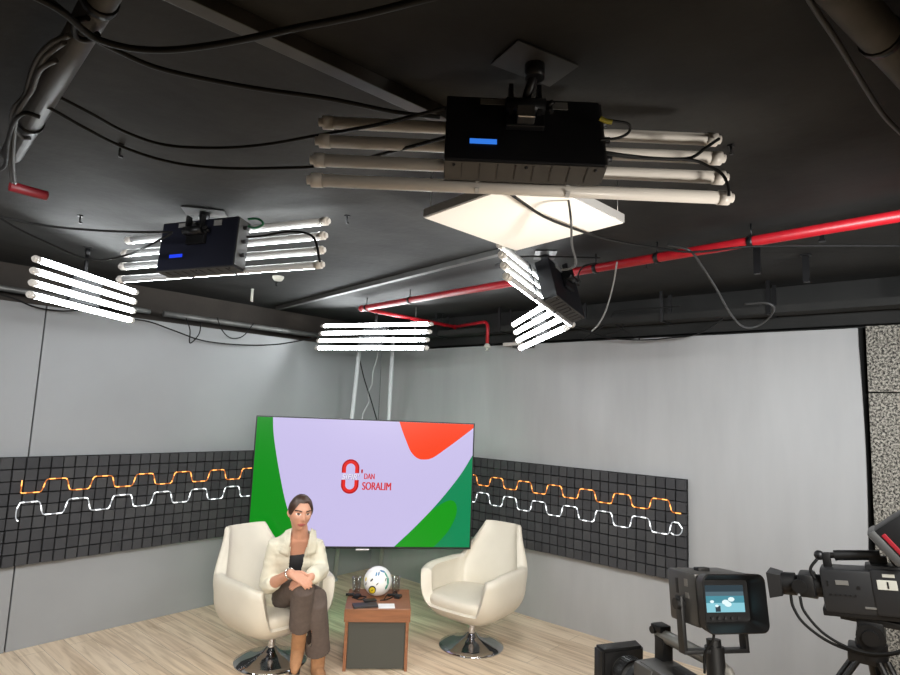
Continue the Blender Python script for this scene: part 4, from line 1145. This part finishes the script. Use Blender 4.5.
for f_ in b2.faces:
    q = wW @ f_.calc_center_median()
    rel = q-pel; h_ = rel.dot(tdir); x_ = rel.dot(side) - (nek-pel).dot(side)*h_/max(0.01, (nek-pel).length); y_ = rel.dot(tfr)
    Lh = (nek-pel).length
    wgap = 0.030 + 0.020*max(0, min(1, (h_-0.2)/(Lh-0.2)))
    if y_ > 0.02 and abs(x_) < wgap and h_ > -0.1 and rel.length < Lh+0.08: 
        # keep the sleeves and their cuffs
        dS = min((q-p_).length for p_ in (elR, wrR, elL, wrL, elL.lerp(wrL, 0.5), elR.lerp(wrR, 0.5)))
        if dS > 0.10 or h_ > 0.25: dead.append(f_)
    elif h_ > Lh-0.012 and abs(x_) < 0.058: dead.append(f_)
bmesh.ops.delete(b2, geom=dead, context='FACES')
# cloth folds
for v in b2.verts:
    co = wW @ v.co
    v.co += v.normal*(0.0045*noise.noise(co*14) + 0.004*noise.noise(V((co.x*9, co.y*9, co.z*34))))
b2.to_mesh(jk.data); b2.free()
sd = jk.modifiers.new('thick', 'SOLIDIFY'); sd.thickness = 0.006; sd.offset = -1
# collar and pockets
for s in (-1, 1):
    bm = B()
    a0 = nek + side*s*0.062 - tfr*0.03 + tdir*0.05; a1 = nek + side*s*0.058 + tfr*0.06 + tdir*0.03
    a2 = nek + side*s*0.058 + tfr*0.100 - tdir*0.075; a3 = nek + side*s*0.118 + tfr*0.078 - tdir*0.06; a4 = nek + side*s*0.112 + tfr*0.02 - tdir*0.008; a5 = nek + side*s*0.10 - tfr*0.045 + tdir*0.005
    vs = [bm.verts.new(p) for p in (a0, a1, a4, a5)]; bm.faces.new(vs)
    vs2 = [bm.verts.new(p) for p in (a2, a3)]; bm.faces.new((vs[1], vs2[0], vs2[1], vs[2]))
    bmesh.ops.subdivide_edges(bm, edges=bm.edges[:], cuts=3, use_grid_fill=True)
    ex = bmesh.ops.extrude_face_region(bm, geom=bm.faces[:]); 
    bmesh.ops.translate(bm, vec=tfr*0.009+tdir*0.004, verts=[v for v in ex['geom'] if isinstance(v, bmesh.types.BMVert)])
    bmesh.ops.recalc_face_normals(bm, faces=bm.faces[:])
    obj('collar', bm, M['jacket'], jk, world=True, wm=wW, smooth=True)
    bm = B(); c_ = che + side*s*0.098 + tfr*0.136 + tdir*0.005
    rotm = Matrix((side, tdir, tfr)).transposed()
    box(bm, c_, (0.075, 0.06, 0.008), rot=rotm @ Matrix.Rotation(s*0.35, 3, 'Y'), bevel=0.003)
    obj('pocket', bm, M['jacket'], jk, world=True, wm=wW, smooth=True)
# trousers
bm = B()
torso(bm, [(pel-tdir*0.08, 0.165, 0.115), (pel, 0.188, 0.132), (pel+tdir*0.07, 0.17, 0.12), (pel+tdir*0.11, 0.155, 0.11)])
hemR = knR.lerp(anR, 0.72); hemL = knL.lerp(anL, 0.84)
limb(bm, [hpR, hpR.lerp(knR, 0.5), knR, knR.lerp(hemR, 0.3), knR.lerp(hemR, 0.65), hemR], [0.098, 0.088, 0.072, 0.074, 0.072, 0.072], 20)
limb(bm, [hpL, hpL.lerp(knL, 0.5), knL, knL.lerp(hemL, 0.3), knL.lerp(hemL, 0.65), hemL], [0.098, 0.086, 0.070, 0.074, 0.076, 0.082], 20)
bmesh.ops.recalc_face_normals(bm, faces=bm.faces[:])
tr_ = obj('trousers', bm, M['trouser'], woman, world=True, wm=wW)
remesh(tr_, 0.0065, 3, 0.5)
b2 = bmesh.new(); b2.from_mesh(tr_.data)
dead = []
for f_ in b2.faces:      # cut the hems flat
    q = wW @ f_.calc_center_median()
    for kn, hem in ((knR, hemR), (knL, hemL)):
        ax_ = (hem-kn).normalized()
        al_ = (q-hem).dot(ax_)
        if 0.0 < al_ < 0.14 and ((q-hem)-ax_*al_).length < 0.086: dead.append(f_); break
bmesh.ops.delete(b2, geom=dead, context='FACES')
for v in b2.verts:
    co = wW @ v.co; v.co += v.normal*(0.006*noise.noise(V((co.x*12, co.y*12, co.z*7))))
b2.to_mesh(tr_.data); b2.free()
sd = tr_.modifiers.new('thick', 'SOLIDIFY'); sd.thickness = 0.005; sd.offset = -1
# boots
def boot(A_, up, toe, ground):
    t_ = toe.normalized(); u_ = up.normalized()
    bm = B()
    heel = A_ - u_*0.075 - t_*0.01
    limb(bm, [A_+u_*0.17, A_+u_*0.06, A_-u_*0.02, heel+t_*0.01], [0.050, 0.048, 0.047, 0.046], 18)
    limb(bm, [heel+t_*0.01, heel+t_*0.07-u_*0.002, heel+t_*0.13-u_*0.016, heel+t_*0.165-u_*0.022], [0.044, 0.042, 0.036, 0.024], 18)
    bmesh.ops.recalc_face_normals(bm, faces=bm.faces[:])
    o = obj('boot', bm, M['suede'], woman, world=True, wm=wW); remesh(o, 0.006, 3, 0.5)
    bm = B(); s_ = t_.cross(u_).normalized(); rotm = Matrix((t_, -s_, u_)).transposed()
    box(bm, heel+t_*0.09-u_*0.044, (0.17, 0.068, 0.010), rot=rotm, bevel=0.004)
    box(bm, heel-t_*0.005-u_*0.062, (0.055, 0.06, 0.045), rot=rotm, bevel=0.006)
    obj('sole', bm, M['sole'], o, world=True, wm=wW)
boot(anR, knR-anR, toeR, 0)
boot(anL+V((0, 0, 0.0)), V((0, 0, 1)), fc*0.95+ir*0.45, 0)
# bracelet
d_ = (wrR-elR).normalized(); a_, b_ = frame_from(d_)
bm = B(); P = [wrR-d_*0.012+(a_*math.cos(q)+b_*math.sin(q))*0.031 for q in [2*PI*i/24 for i in range(25)]]; sweep(bm, P, 0.005, 8)
obj('bracelet', bm, M['gold'], woman, world=True, wm=wW, smooth=True)

# ------------------------------------------------------------------ video cameras (local: +X lens direction, +Y left of it, +Z up)
def lens_prof(bm, x0, segs, zc, yc=0):
    x = x0
    for (ln, ra, rb, mi) in segs:
        cyl(bm, (x, yc, zc), (x+ln, yc, zc), ra, rb, 28, mi); x += ln
    return x
# near camera
vf = at_d(719, 599, 1.86)
az = math.radians(61)
wc = Matrix.Translation((vf.x, vf.y, 0)) @ Matrix.Rotation(az, 4, 'Z')
zv = vf.z
cam1 = empty('studio_camera', wc, 'grey studio video camera with lit hooded viewfinder, nearest at the bottom', 'video camera', 'video cameras in the studio')
zb = zv-0.29     # top of the body
bm = B(); box(bm, (0.10, 0, zb-0.12), (0.44, 0.13, 0.24), bevel=0.02); box(bm, (0.28, 0.0, zb-0.10), (0.10, 0.15, 0.19), bevel=0.02)
obj('body', bm, M['camgrey'], cam1, angle=0.7)
bm = B(); xe = lens_prof(bm, 0.30, [(0.04, 0.058, 0.058, 0), (0.025, 0.052, 0.052, 1), (0.03, 0.060, 0.060, 0), (0.02, 0.054, 0.058, 1), (0.045, 0.066, 0.066, 0), (0.015, 0.058, 0.058, 1)], zb-0.115)
for i in range(40):
    a = 2*PI*i/40; box(bm, (0.437, math.cos(a)*0.066, zb-0.115+math.sin(a)*0.066), (0.035, 0.004, 0.004), rot=Matrix.Rotation(a, 3, 'X'))
lens = obj('lens', bm, [M['black'], M['camgrey']], cam1, angle=0.5)
bm = B()
w1, h1, w2, h2 = 0.092, 0.080, 0.098, 0.085
ro = []
for (x, w_, h_) in ((xe, w1, h1), (xe+0.05, w2, h2)):
    ro.append([bm.verts.new((x, sy*w_, zb-0.112+sz*h_)) for sy, sz in ((-1, -1), (1, -1), (1, 1), (-1, 1))])
for i in range(4): bm.faces.new((ro[0][i], ro[0][(i+1) % 4], ro[1][(i+1) % 4], ro[1][i]))
bm.faces.new(ro[0])
bmesh.ops.recalc_face_normals(bm, faces=bm.faces[:])
bmesh.ops.bevel(bm, geom=[e for e in bm.edges], offset=0.008, segments=2, affect='EDGES')
o = obj('lens_hood', bm, M['black'], lens, angle=0.6)
sd = o.modifiers.new('t', 'SOLIDIFY'); sd.thickness = 0.004
# carrying handle
bm = B()
sweep(bm, [(0.32, -0.03, zb+0.072), (0.27, -0.03, zb+0.078), (0.06, -0.03, zb+0.082), (0.0, -0.03, zb+0.07), (-0.03, -0.03, zb+0.03)], [0.018, 0.022, 0.022, 0.02, 0.02], 12)
box(bm, (0.29, -0.03, zb+0.025), (0.045, 0.045, 0.10), bevel=0.005, mi=1); box(bm, (-0.03, -0.03, zb+0.02), (0.06, 0.05, 0.06), bevel=0.006, mi=1)
box(bm, (0.305, -0.03, zb+0.10), (0.05, 0.05, 0.022), bevel=0.005, mi=1)
cyl(bm, (0.318, -0.06, zb+0.09), (0.318, 0.0, zb+0.09), 0.013, n=14, mi=1)
box(bm, (0.10, 0.01, zb+0.012), (0.16, 0.04, 0.024), bevel=0.006, mi=1)
obj('handle', bm, [M['camsilver'], M['black']], cam1, angle=0.6)
# viewfinder: box turned towards the operator
rv = Matrix.Rotation(math.radians(-11), 4, 'Z') @ Matrix.Rotation(math.radians(8), 4, 'Y')
def vbox(bm, c, s, **k): 
    vs = box(bm, c, s, **k); bmesh.ops.transform(bm, matrix=Matrix.Translation((0, 0, zv)) @ rv, verts=[v for v in vs if v.is_valid])
VB = Matrix.Translation((0, 0, zv)) @ rv
def vobj(name, bm, mt, par, **k):
    bmesh.ops.transform(bm, matrix=VB, verts=bm.verts); return obj(name, bm, mt, par, **k)
bm = B(); box(bm, (0.055, 0, 0.0), (0.165, 0.185, 0.155), bevel=0.008)
box(bm, (0.05, 0.02, 0.082), (0.03, 0.04, 0.012), bevel=0.003, mi=1)
vfo = vobj('viewfinder', bm, [M['camgrey'], M['black']], cam1, angle=0.6)
# hood: open rounded tube
def rrect(hw__, hh__, rad, n=6):
    pts = []
    for cx_, cy_, a0 in ((hw__-rad, hh__-rad, 0), (-hw__+rad, hh__-rad, PI/2), (-hw__+rad, -hh__+rad, PI), (hw__-rad, -hh__+rad, 1.5*PI)):
        for i in range(n+1): a = a0+PI/2*i/n; pts.append((cx_+rad*math.cos(a), cy_+rad*math.sin(a)))
    return pts
bm = B(); rows = []
for (x, hw__, hh__, rd) in ((-0.028, 0.090, 0.075, 0.02), (-0.045, 0.098, 0.080, 0.022), (-0.085, 0.104, 0.083, 0.024), (-0.088, 0.101, 0.080, 0.022), (-0.05, 0.082, 0.064, 0.014), (-0.030, 0.080, 0.060, 0.01)):
    rows.append([bm.verts.new((x, y, z)) for y, z in rrect(hw__, hh__, rd)])
for A_, B_ in zip(rows, rows[1:]):
    n = len(A_)
    for j in range(n): bm.faces.new((A_[j], A_[(j+1) % n], B_[(j+1) % n], B_[j]))
bm.faces.new(rows[-1])
bmesh.ops.recalc_face_normals(bm, faces=bm.faces[:])
vobj('hood', bm, M['black'], vfo, angle=0.7)
# screen picture: grey wall, pale floor with light blobs
M['v_dark'] = emis('viewfinder_dark_band', s2l(52, 66, 74)); M['v_mid'] = emis('viewfinder_grey_band', s2l(84, 106, 116)); M['v_cyan'] = emis('viewfinder_cyan_band', s2l(136, 198, 212)); M['v_white'] = emis('viewfinder_white_spots', s2l(225, 245, 248)); M['v_teal'] = emis('viewfinder_teal_band', s2l(76, 140, 156))
bm = B(); sw, sh_ = 0.064, 0.0385; zoff = 0.006
def vrect(y0, y1, z0, z1, mi, x=-0.0315):      # y: image left is +y
    vs = [bm.verts.new((x, yy, zz+zoff)) for yy, zz in ((y0, z0), (y1, z0), (y1, z1), (y0, z1))]
    f_ = bm.faces.new(vs); f_.material_index = mi; f_.normal_update()
    if f_.normal.x > 0: f_.normal_flip()
vrect(-sw, sw, -sh_, sh_, 1)
vrect(-sw, sw, 0.020, sh_, 0, -0.032); vrect(-sw, sw, -0.012, 0.008, 4, -0.032); vrect(-sw, sw, -sh_, -0.012, 2, -0.032); vrect(0.018, 0.035, -0.037, -0.02, 0, -0.0325)
for (cy_, cz_, ra_) in ((0.0, -0.010, 0.012), (-0.02, -0.002, 0.011), (-0.008, -0.016, 0.012), (0.045, -0.008, 0.007), (0.03, -0.02, 0.006)):
    f_ = bm.faces.new([bm.verts.new((-0.0328, cy_+ra_*math.cos(2*PI*i/14), cz_+zoff+ra_*0.6*math.sin(2*PI*i/14))) for i in range(14)]); f_.material_index = 3; f_.normal_update()
    if f_.normal.x > 0: f_.normal_flip()
o = vobj('viewfinder_screen', bm, [M['v_dark'], M['v_mid'], M['v_cyan'], M['v_white'], M['v_teal']], vfo); o['label'] = 'lit pale blue screen'
for (x, z, s1, s2) in ((0.045, 0.045, 0.018, 0.022), (0.043, 0.008, 0.02, 0.016), (0.10, 0.03, 0.012, 0.045)):
    bm = B(); box(bm, (x-0.02, 0.0935, z), (s1, 0.002, s2)); vobj('label_plate', bm, M['camsilver'] if x < 0.09 else M['black'], vfo)
for i in range(5):
    bm = B(); cyl(bm, (-0.032, 0.05-0.022*i, -0.049), (-0.037, 0.05-0.022*i, -0.049), 0.0045, n=10); vobj('knob', bm, M['darkgrey'], vfo)
# yoke
bm = B()
for s in (-1, 1): box(bm, (0.05, s*0.105, -0.078), (0.035, 0.012, 0.165), bevel=0.003); cyl(bm, (0.05, s*0.094, -0.02), (0.05, s*0.122, -0.02), 0.017, n=16)
box(bm, (0.05, 0, -0.158), (0.035, 0.222, 0.012), bevel=0.003)
cyl(bm, (0.05, 0, -0.158), (0.05, 0, -0.13), 0.02, n=14)
cyl(bm, (0.05, 0.0, -0.30), (0.05, 0.0, -0.125), 0.022, n=18); cyl(bm, (0.05, 0, -0.27), (0.05, 0, -0.145), 0.029, n=18)
yk = vobj('yoke', bm, M['black'], cam1, angle=0.6)
bm = B(); sweep(bm, cr([(0.02, 0.02, -0.06), (0.0, 0.03, -0.11), (0.03, 0.045, -0.16), (0.05, 0.04, -0.22)], 8), 0.004, 6); vobj('lead', bm, M['rubber'], cam1)
# pedestal below
bm = B(); box(bm, (0.1, 0, zb-0.27), (0.26, 0.12, 0.06), bevel=0.008); cyl(bm, (0.1, 0, zb-0.30), (0.1, 0, zb-0.42), 0.06, n=20); cyl(bm, (0.1, 0, 0.12), (0.1, 0, zb-0.4), 0.045, n=20); cyl(bm, (0.1, 0, 0.09), (0.1, 0, 0.16), 0.11, 0.07, n=20)
ped = obj('pedestal', bm, M['black'], cam1, angle=0.6)
for q in range(3):
    a = 2*PI*q/3+0.4; bm = B(); sweep(bm, [(0.1, 0, 0.12), (0.1+0.42*math.cos(a), 0.42*math.sin(a), 0.075)], 0.028, 10); cyl(bm, (0.1+0.42*math.cos(a), 0.42*math.sin(a)-0.012, 0.042), (0.1+0.42*math.cos(a), 0.42*math.sin(a)+0.012, 0.042), 0.042, n=18)
    obj('leg', bm, M['black'], ped, angle=0.6)

# right camera on tripod
bc2 = at_d(869, 590, 2.42)
az2 = math.radians(95)
w2 = Matrix.Translation((bc2.x, bc2.y, 0)) @ Matrix.Rotation(az2, 4, 'Z')
TILT = Matrix.Translation((0, 0, bc2.z)) @ Matrix.Rotation(math.radians(7), 4, 'Y') @ Matrix.Translation((0, 0, -bc2.z))
zc2 = bc2.z
cam2 = empty('broadcast_camera', w2, 'black broadcast camera marked 1 on a tripod at the right edge', 'video camera', 'video cameras in the studio')
bm = B(); box(bm, (0.06, 0, 0), (0.20, 0.13, 0.17), bevel=0.014); box(bm, (-0.15, 0, 0.005), (0.27, 0.14, 0.175), bevel=0.012); box(bm, (0.0, 0, -0.085), (0.34, 0.12, 0.03), bevel=0.006, mi=1)
box(bm, (-0.06, 0, 0.088), (0.12, 0.10, 0.03), bevel=0.008)
bmesh.ops.translate(bm, vec=(0, 0, zc2), verts=bm.verts)
b2o = obj('body', bm, [M['darkgrey'], M['black']], cam2, angle=0.6)
bm = B(); xe = lens_prof(bm, 0.155, [(0.03, 0.045, 0.045, 0), (0.045, 0.055, 0.05, 1), (0.03, 0.038, 0.038, 0), (0.05, 0.046, 0.046, 0)], zc2+0.005); box(bm, (0.215, 0.0, zc2+0.01), (0.06, 0.125, 0.09), bevel=0.01)
cyl(bm, (0.24, 0.055, zc2+0.01), (0.24, 0.075, zc2+0.01), 0.028, n=18)
lens2 = obj('lens', bm, [M['black'], M['darkgrey']], cam2, angle=0.6)
bm = B(); ro = []
for (x, w_, h_) in ((xe, 0.05, 0.042), (xe+0.05, 0.062, 0.052)):
    ro.append([bm.verts.new((x, sy*w_, zc2+0.005+sz*h_)) for sy, sz in ((-1, -1), (1, -1), (1, 1), (-1, 1))])
for i in range(4): bm.faces.new((ro[0][i], ro[0][(i+1) % 4], ro[1][(i+1) % 4], ro[1][i]))
bm.faces.new(ro[0]); bmesh.ops.recalc_face_normals(bm, faces=bm.faces[:])
o = obj('lens_hood', bm, M['black'], lens2); sd = o.modifiers.new('t', 'SOLIDIFY'); sd.thickness = 0.004
bm = B(); cyl(bm, (0.15, 0, zc2+0.128), (0.10, 0, zc2+0.130), 0.012, 0.012, n=14); cyl(bm, (0.10, 0, zc2+0.130), (-0.06, 0, zc2+0.138), 0.021, 0.019, n=14); ball(bm, (0.155, 0, zc2+0.128), 0.02, 12); box(bm, (0.13, 0, zc2+0.11), (0.03, 0.03, 0.06), bevel=0.004); box(bm, (-0.05, 0, zc2+0.12), (0.06, 0.035, 0.03), bevel=0.004)
obj('handle', bm, M['black'], cam2, angle=0.6)
# viewfinder with pale hood and red stripe
rr2 = Matrix.Translation((-0.165, 0.03, zc2+0.235)) @ Matrix.Rotation(math.radians(34), 4, 'Y')
bm = B(); box(bm, (0, 0, 0), (0.20, 0.16, 0.14), bevel=0.012); bmesh.ops.transform(bm, matrix=rr2, verts=bm.verts); v2 = obj('viewfinder', bm, M['black'], cam2, angle=0.6)
bm = B(); box(bm, (0.097, 0.0, 0.0), (0.035, 0.168, 0.148), bevel=0.012); bmesh.ops.transform(bm, matrix=rr2, verts=bm.verts); o = obj('shade', bm, M['camgrey'], v2, angle=0.6); o['label'] = 'grey front shade'
bm = B(); box(bm, (0.068, 0.0, -0.015), (0.016, 0.166, 0.118), bevel=0.003); bmesh.ops.transform(bm, matrix=rr2, verts=bm.verts); o = obj('stripe', bm, M['redstripe'], v2); o['label'] = 'red stripe'
bm = B(); cyl(bm, (-0.17, 0.0, zc2+0.085), (-0.18, 0.0, zc2+0.18), 0.02, n=14); sweep(bm, cr([(-0.11, 0.02, zc2+0.19), (-0.09, 0.03, zc2+0.15), (-0.10, 0.03, zc2+0.11), (-0.13, 0.03, zc2+0.09)], 8), 0.005, 6); obj('viewfinder_post', bm, M['black'], cam2, angle=0.6)
# labels: the operator's side faces the photographer (+Y)
def lab2(x, z, sx, sz, mt, nm='label_plate', y=0.066): 
    bm = B(); box(bm, (x, y, zc2+z), (sx, 0.003, sz), bevel=0.0008); return obj(nm, bm, mt, b2o)
o = lab2(-0.066, 0.037, 0.065, 0.036, M['label_white'], 'number_label', 0.071); o['label'] = 'off-white label reading 1'
t1 = text('1', 0.034, 0, 0, M['black'], b2o, mw=Matrix.Translation((-0.060, 0.0735, zc2+0.0255)) @ Matrix.Rotation(PI, 4, 'Z'), name='number', y=0, off=0.0012)
lab2(-0.075, 0.072, 0.04, 0.012, M['label_white'], y=0.0705); lab2(0.085, 0.035, 0.045, 0.018, M['camsilver']); lab2(0.135, 0.03, 0.006, 0.02, M['black']); lab2(0.03, 0.02, 0.012, 0.012, M['black']); lab2(0.0, -0.055, 0.04, 0.008, M['camsilver'])
for i in range(6):
    bm = B(); cyl(bm, (0.13-0.017*i, 0.063, zc2-0.012), (0.13-0.017*i, 0.0685, zc2-0.012), 0.004, n=8); obj('button', bm, M['black'], b2o)
lab2(-0.018, 0.0, 0.004, 0.14, M['black'], 'seam')
# tripod
zt = zc2-0.10
bm = B(); box(bm, (-0.02, 0, zt-0.012), (0.24, 0.09, 0.024), bevel=0.004); cyl(bm, (0, -0.06, zt-0.07), (0, 0.06, zt-0.07), 0.05, n=22); box(bm, (0, 0, zt-0.05), (0.09, 0.10, 0.08), bevel=0.01); cyl(bm, (0, 0, zt-0.16), (0, 0, zt-0.10), 0.055, n=20); box(bm, (0.03, 0, zt-0.15), (0.10, 0.1, 0.06), bevel=0.01)
cyl(bm, (0.0, 0.06, zt-0.07), (0, 0.075, zt-0.07), 0.03, n=16)
tri = obj('tripod_head', bm, M['black'], cam2, angle=0.6)
for q in range(3):
    a = math.radians((20, 140, 260)[q]); e = V((0.62*math.cos(a), 0.62*math.sin(a), 0.0)); s = V((0.05*math.cos(a), 0.05*math.sin(a), zt-0.16)); side_ = V((-math.sin(a), math.cos(a), 0))
    bm = B(); md_ = s.lerp(e, 0.5)
    sweep(bm, [s+side_*0.02, md_+side_*0.02], 0.012, 10); sweep(bm, [s-side_*0.02, md_-side_*0.02], 0.012, 10); sweep(bm, [s.lerp(e, 0.35), e+V((0, 0, 0.015))], 0.012, 10)
    box(bm, md_, (0.05, 0.06, 0.05), rot=Matrix.Rotation(a, 3, 'Z'), bevel=0.006); ball(bm, e+V((0, 0, 0.018)), 0.018, 10)
    if q == 0: cyl(bm, s.lerp(e, 0.22)+V((0.0, 0, 0.02)), s.lerp(e, 0.22)+V((0.05, 0.02, 0.06)), 0.008, n=8)
    obj('leg', bm, M['black'], cam2, angle=0.6)
for pts, lb in (([(0.245, 0.06, zc2-0.03), (0.235, 0.07, zc2-0.09), (0.17, 0.08, zc2-0.17), (0.06, 0.09, zc2-0.215), (-0.06, 0.09, zc2-0.20), (-0.16, 0.08, zc2-0.12), (-0.20, 0.07, zc2-0.07)], 'black lens cable'),
                ([(0.28, 0.05, zc2-0.03), (0.275, 0.06, zc2-0.08), (0.24, 0.07, zc2-0.14), (0.15, 0.08, zc2-0.20), (0.02, 0.085, zc2-0.225), (-0.1, 0.09, zc2-0.19)], 'black lens cable'),
                ([(0.16, 0.04, zc2+0.12), (0.19, 0.05, zc2+0.08), (0.18, 0.05, zc2+0.04)], 'black lens cable')):
    bm = B(); sweep(bm, cr(pts, 8), 0.006, 8); obj('cable', bm, M['rubber'], cam2)
bm = B(); sweep(bm, cr([(-0.30, 0.085, zc2-0.10), (-0.26, 0.09, zc2-0.15), (-0.20, 0.10, zc2-0.22), (-0.13, 0.10, zc2-0.28), (-0.10, 0.10, zc2-0.36)], 8), 0.007, 8); o = obj('cable', bm, M['orangecable'], cam2); o['label'] = 'orange cable'

for o in cam2.children:      # the camera head is tipped slightly nose down on its tripod
    if o.name.split('.')[0] not in ('tripod_head', 'leg'): o.data.transform(TILT)
for o in list(b2o.children)+list(lens2.children)+list(v2.children): o.data.transform(TILT)
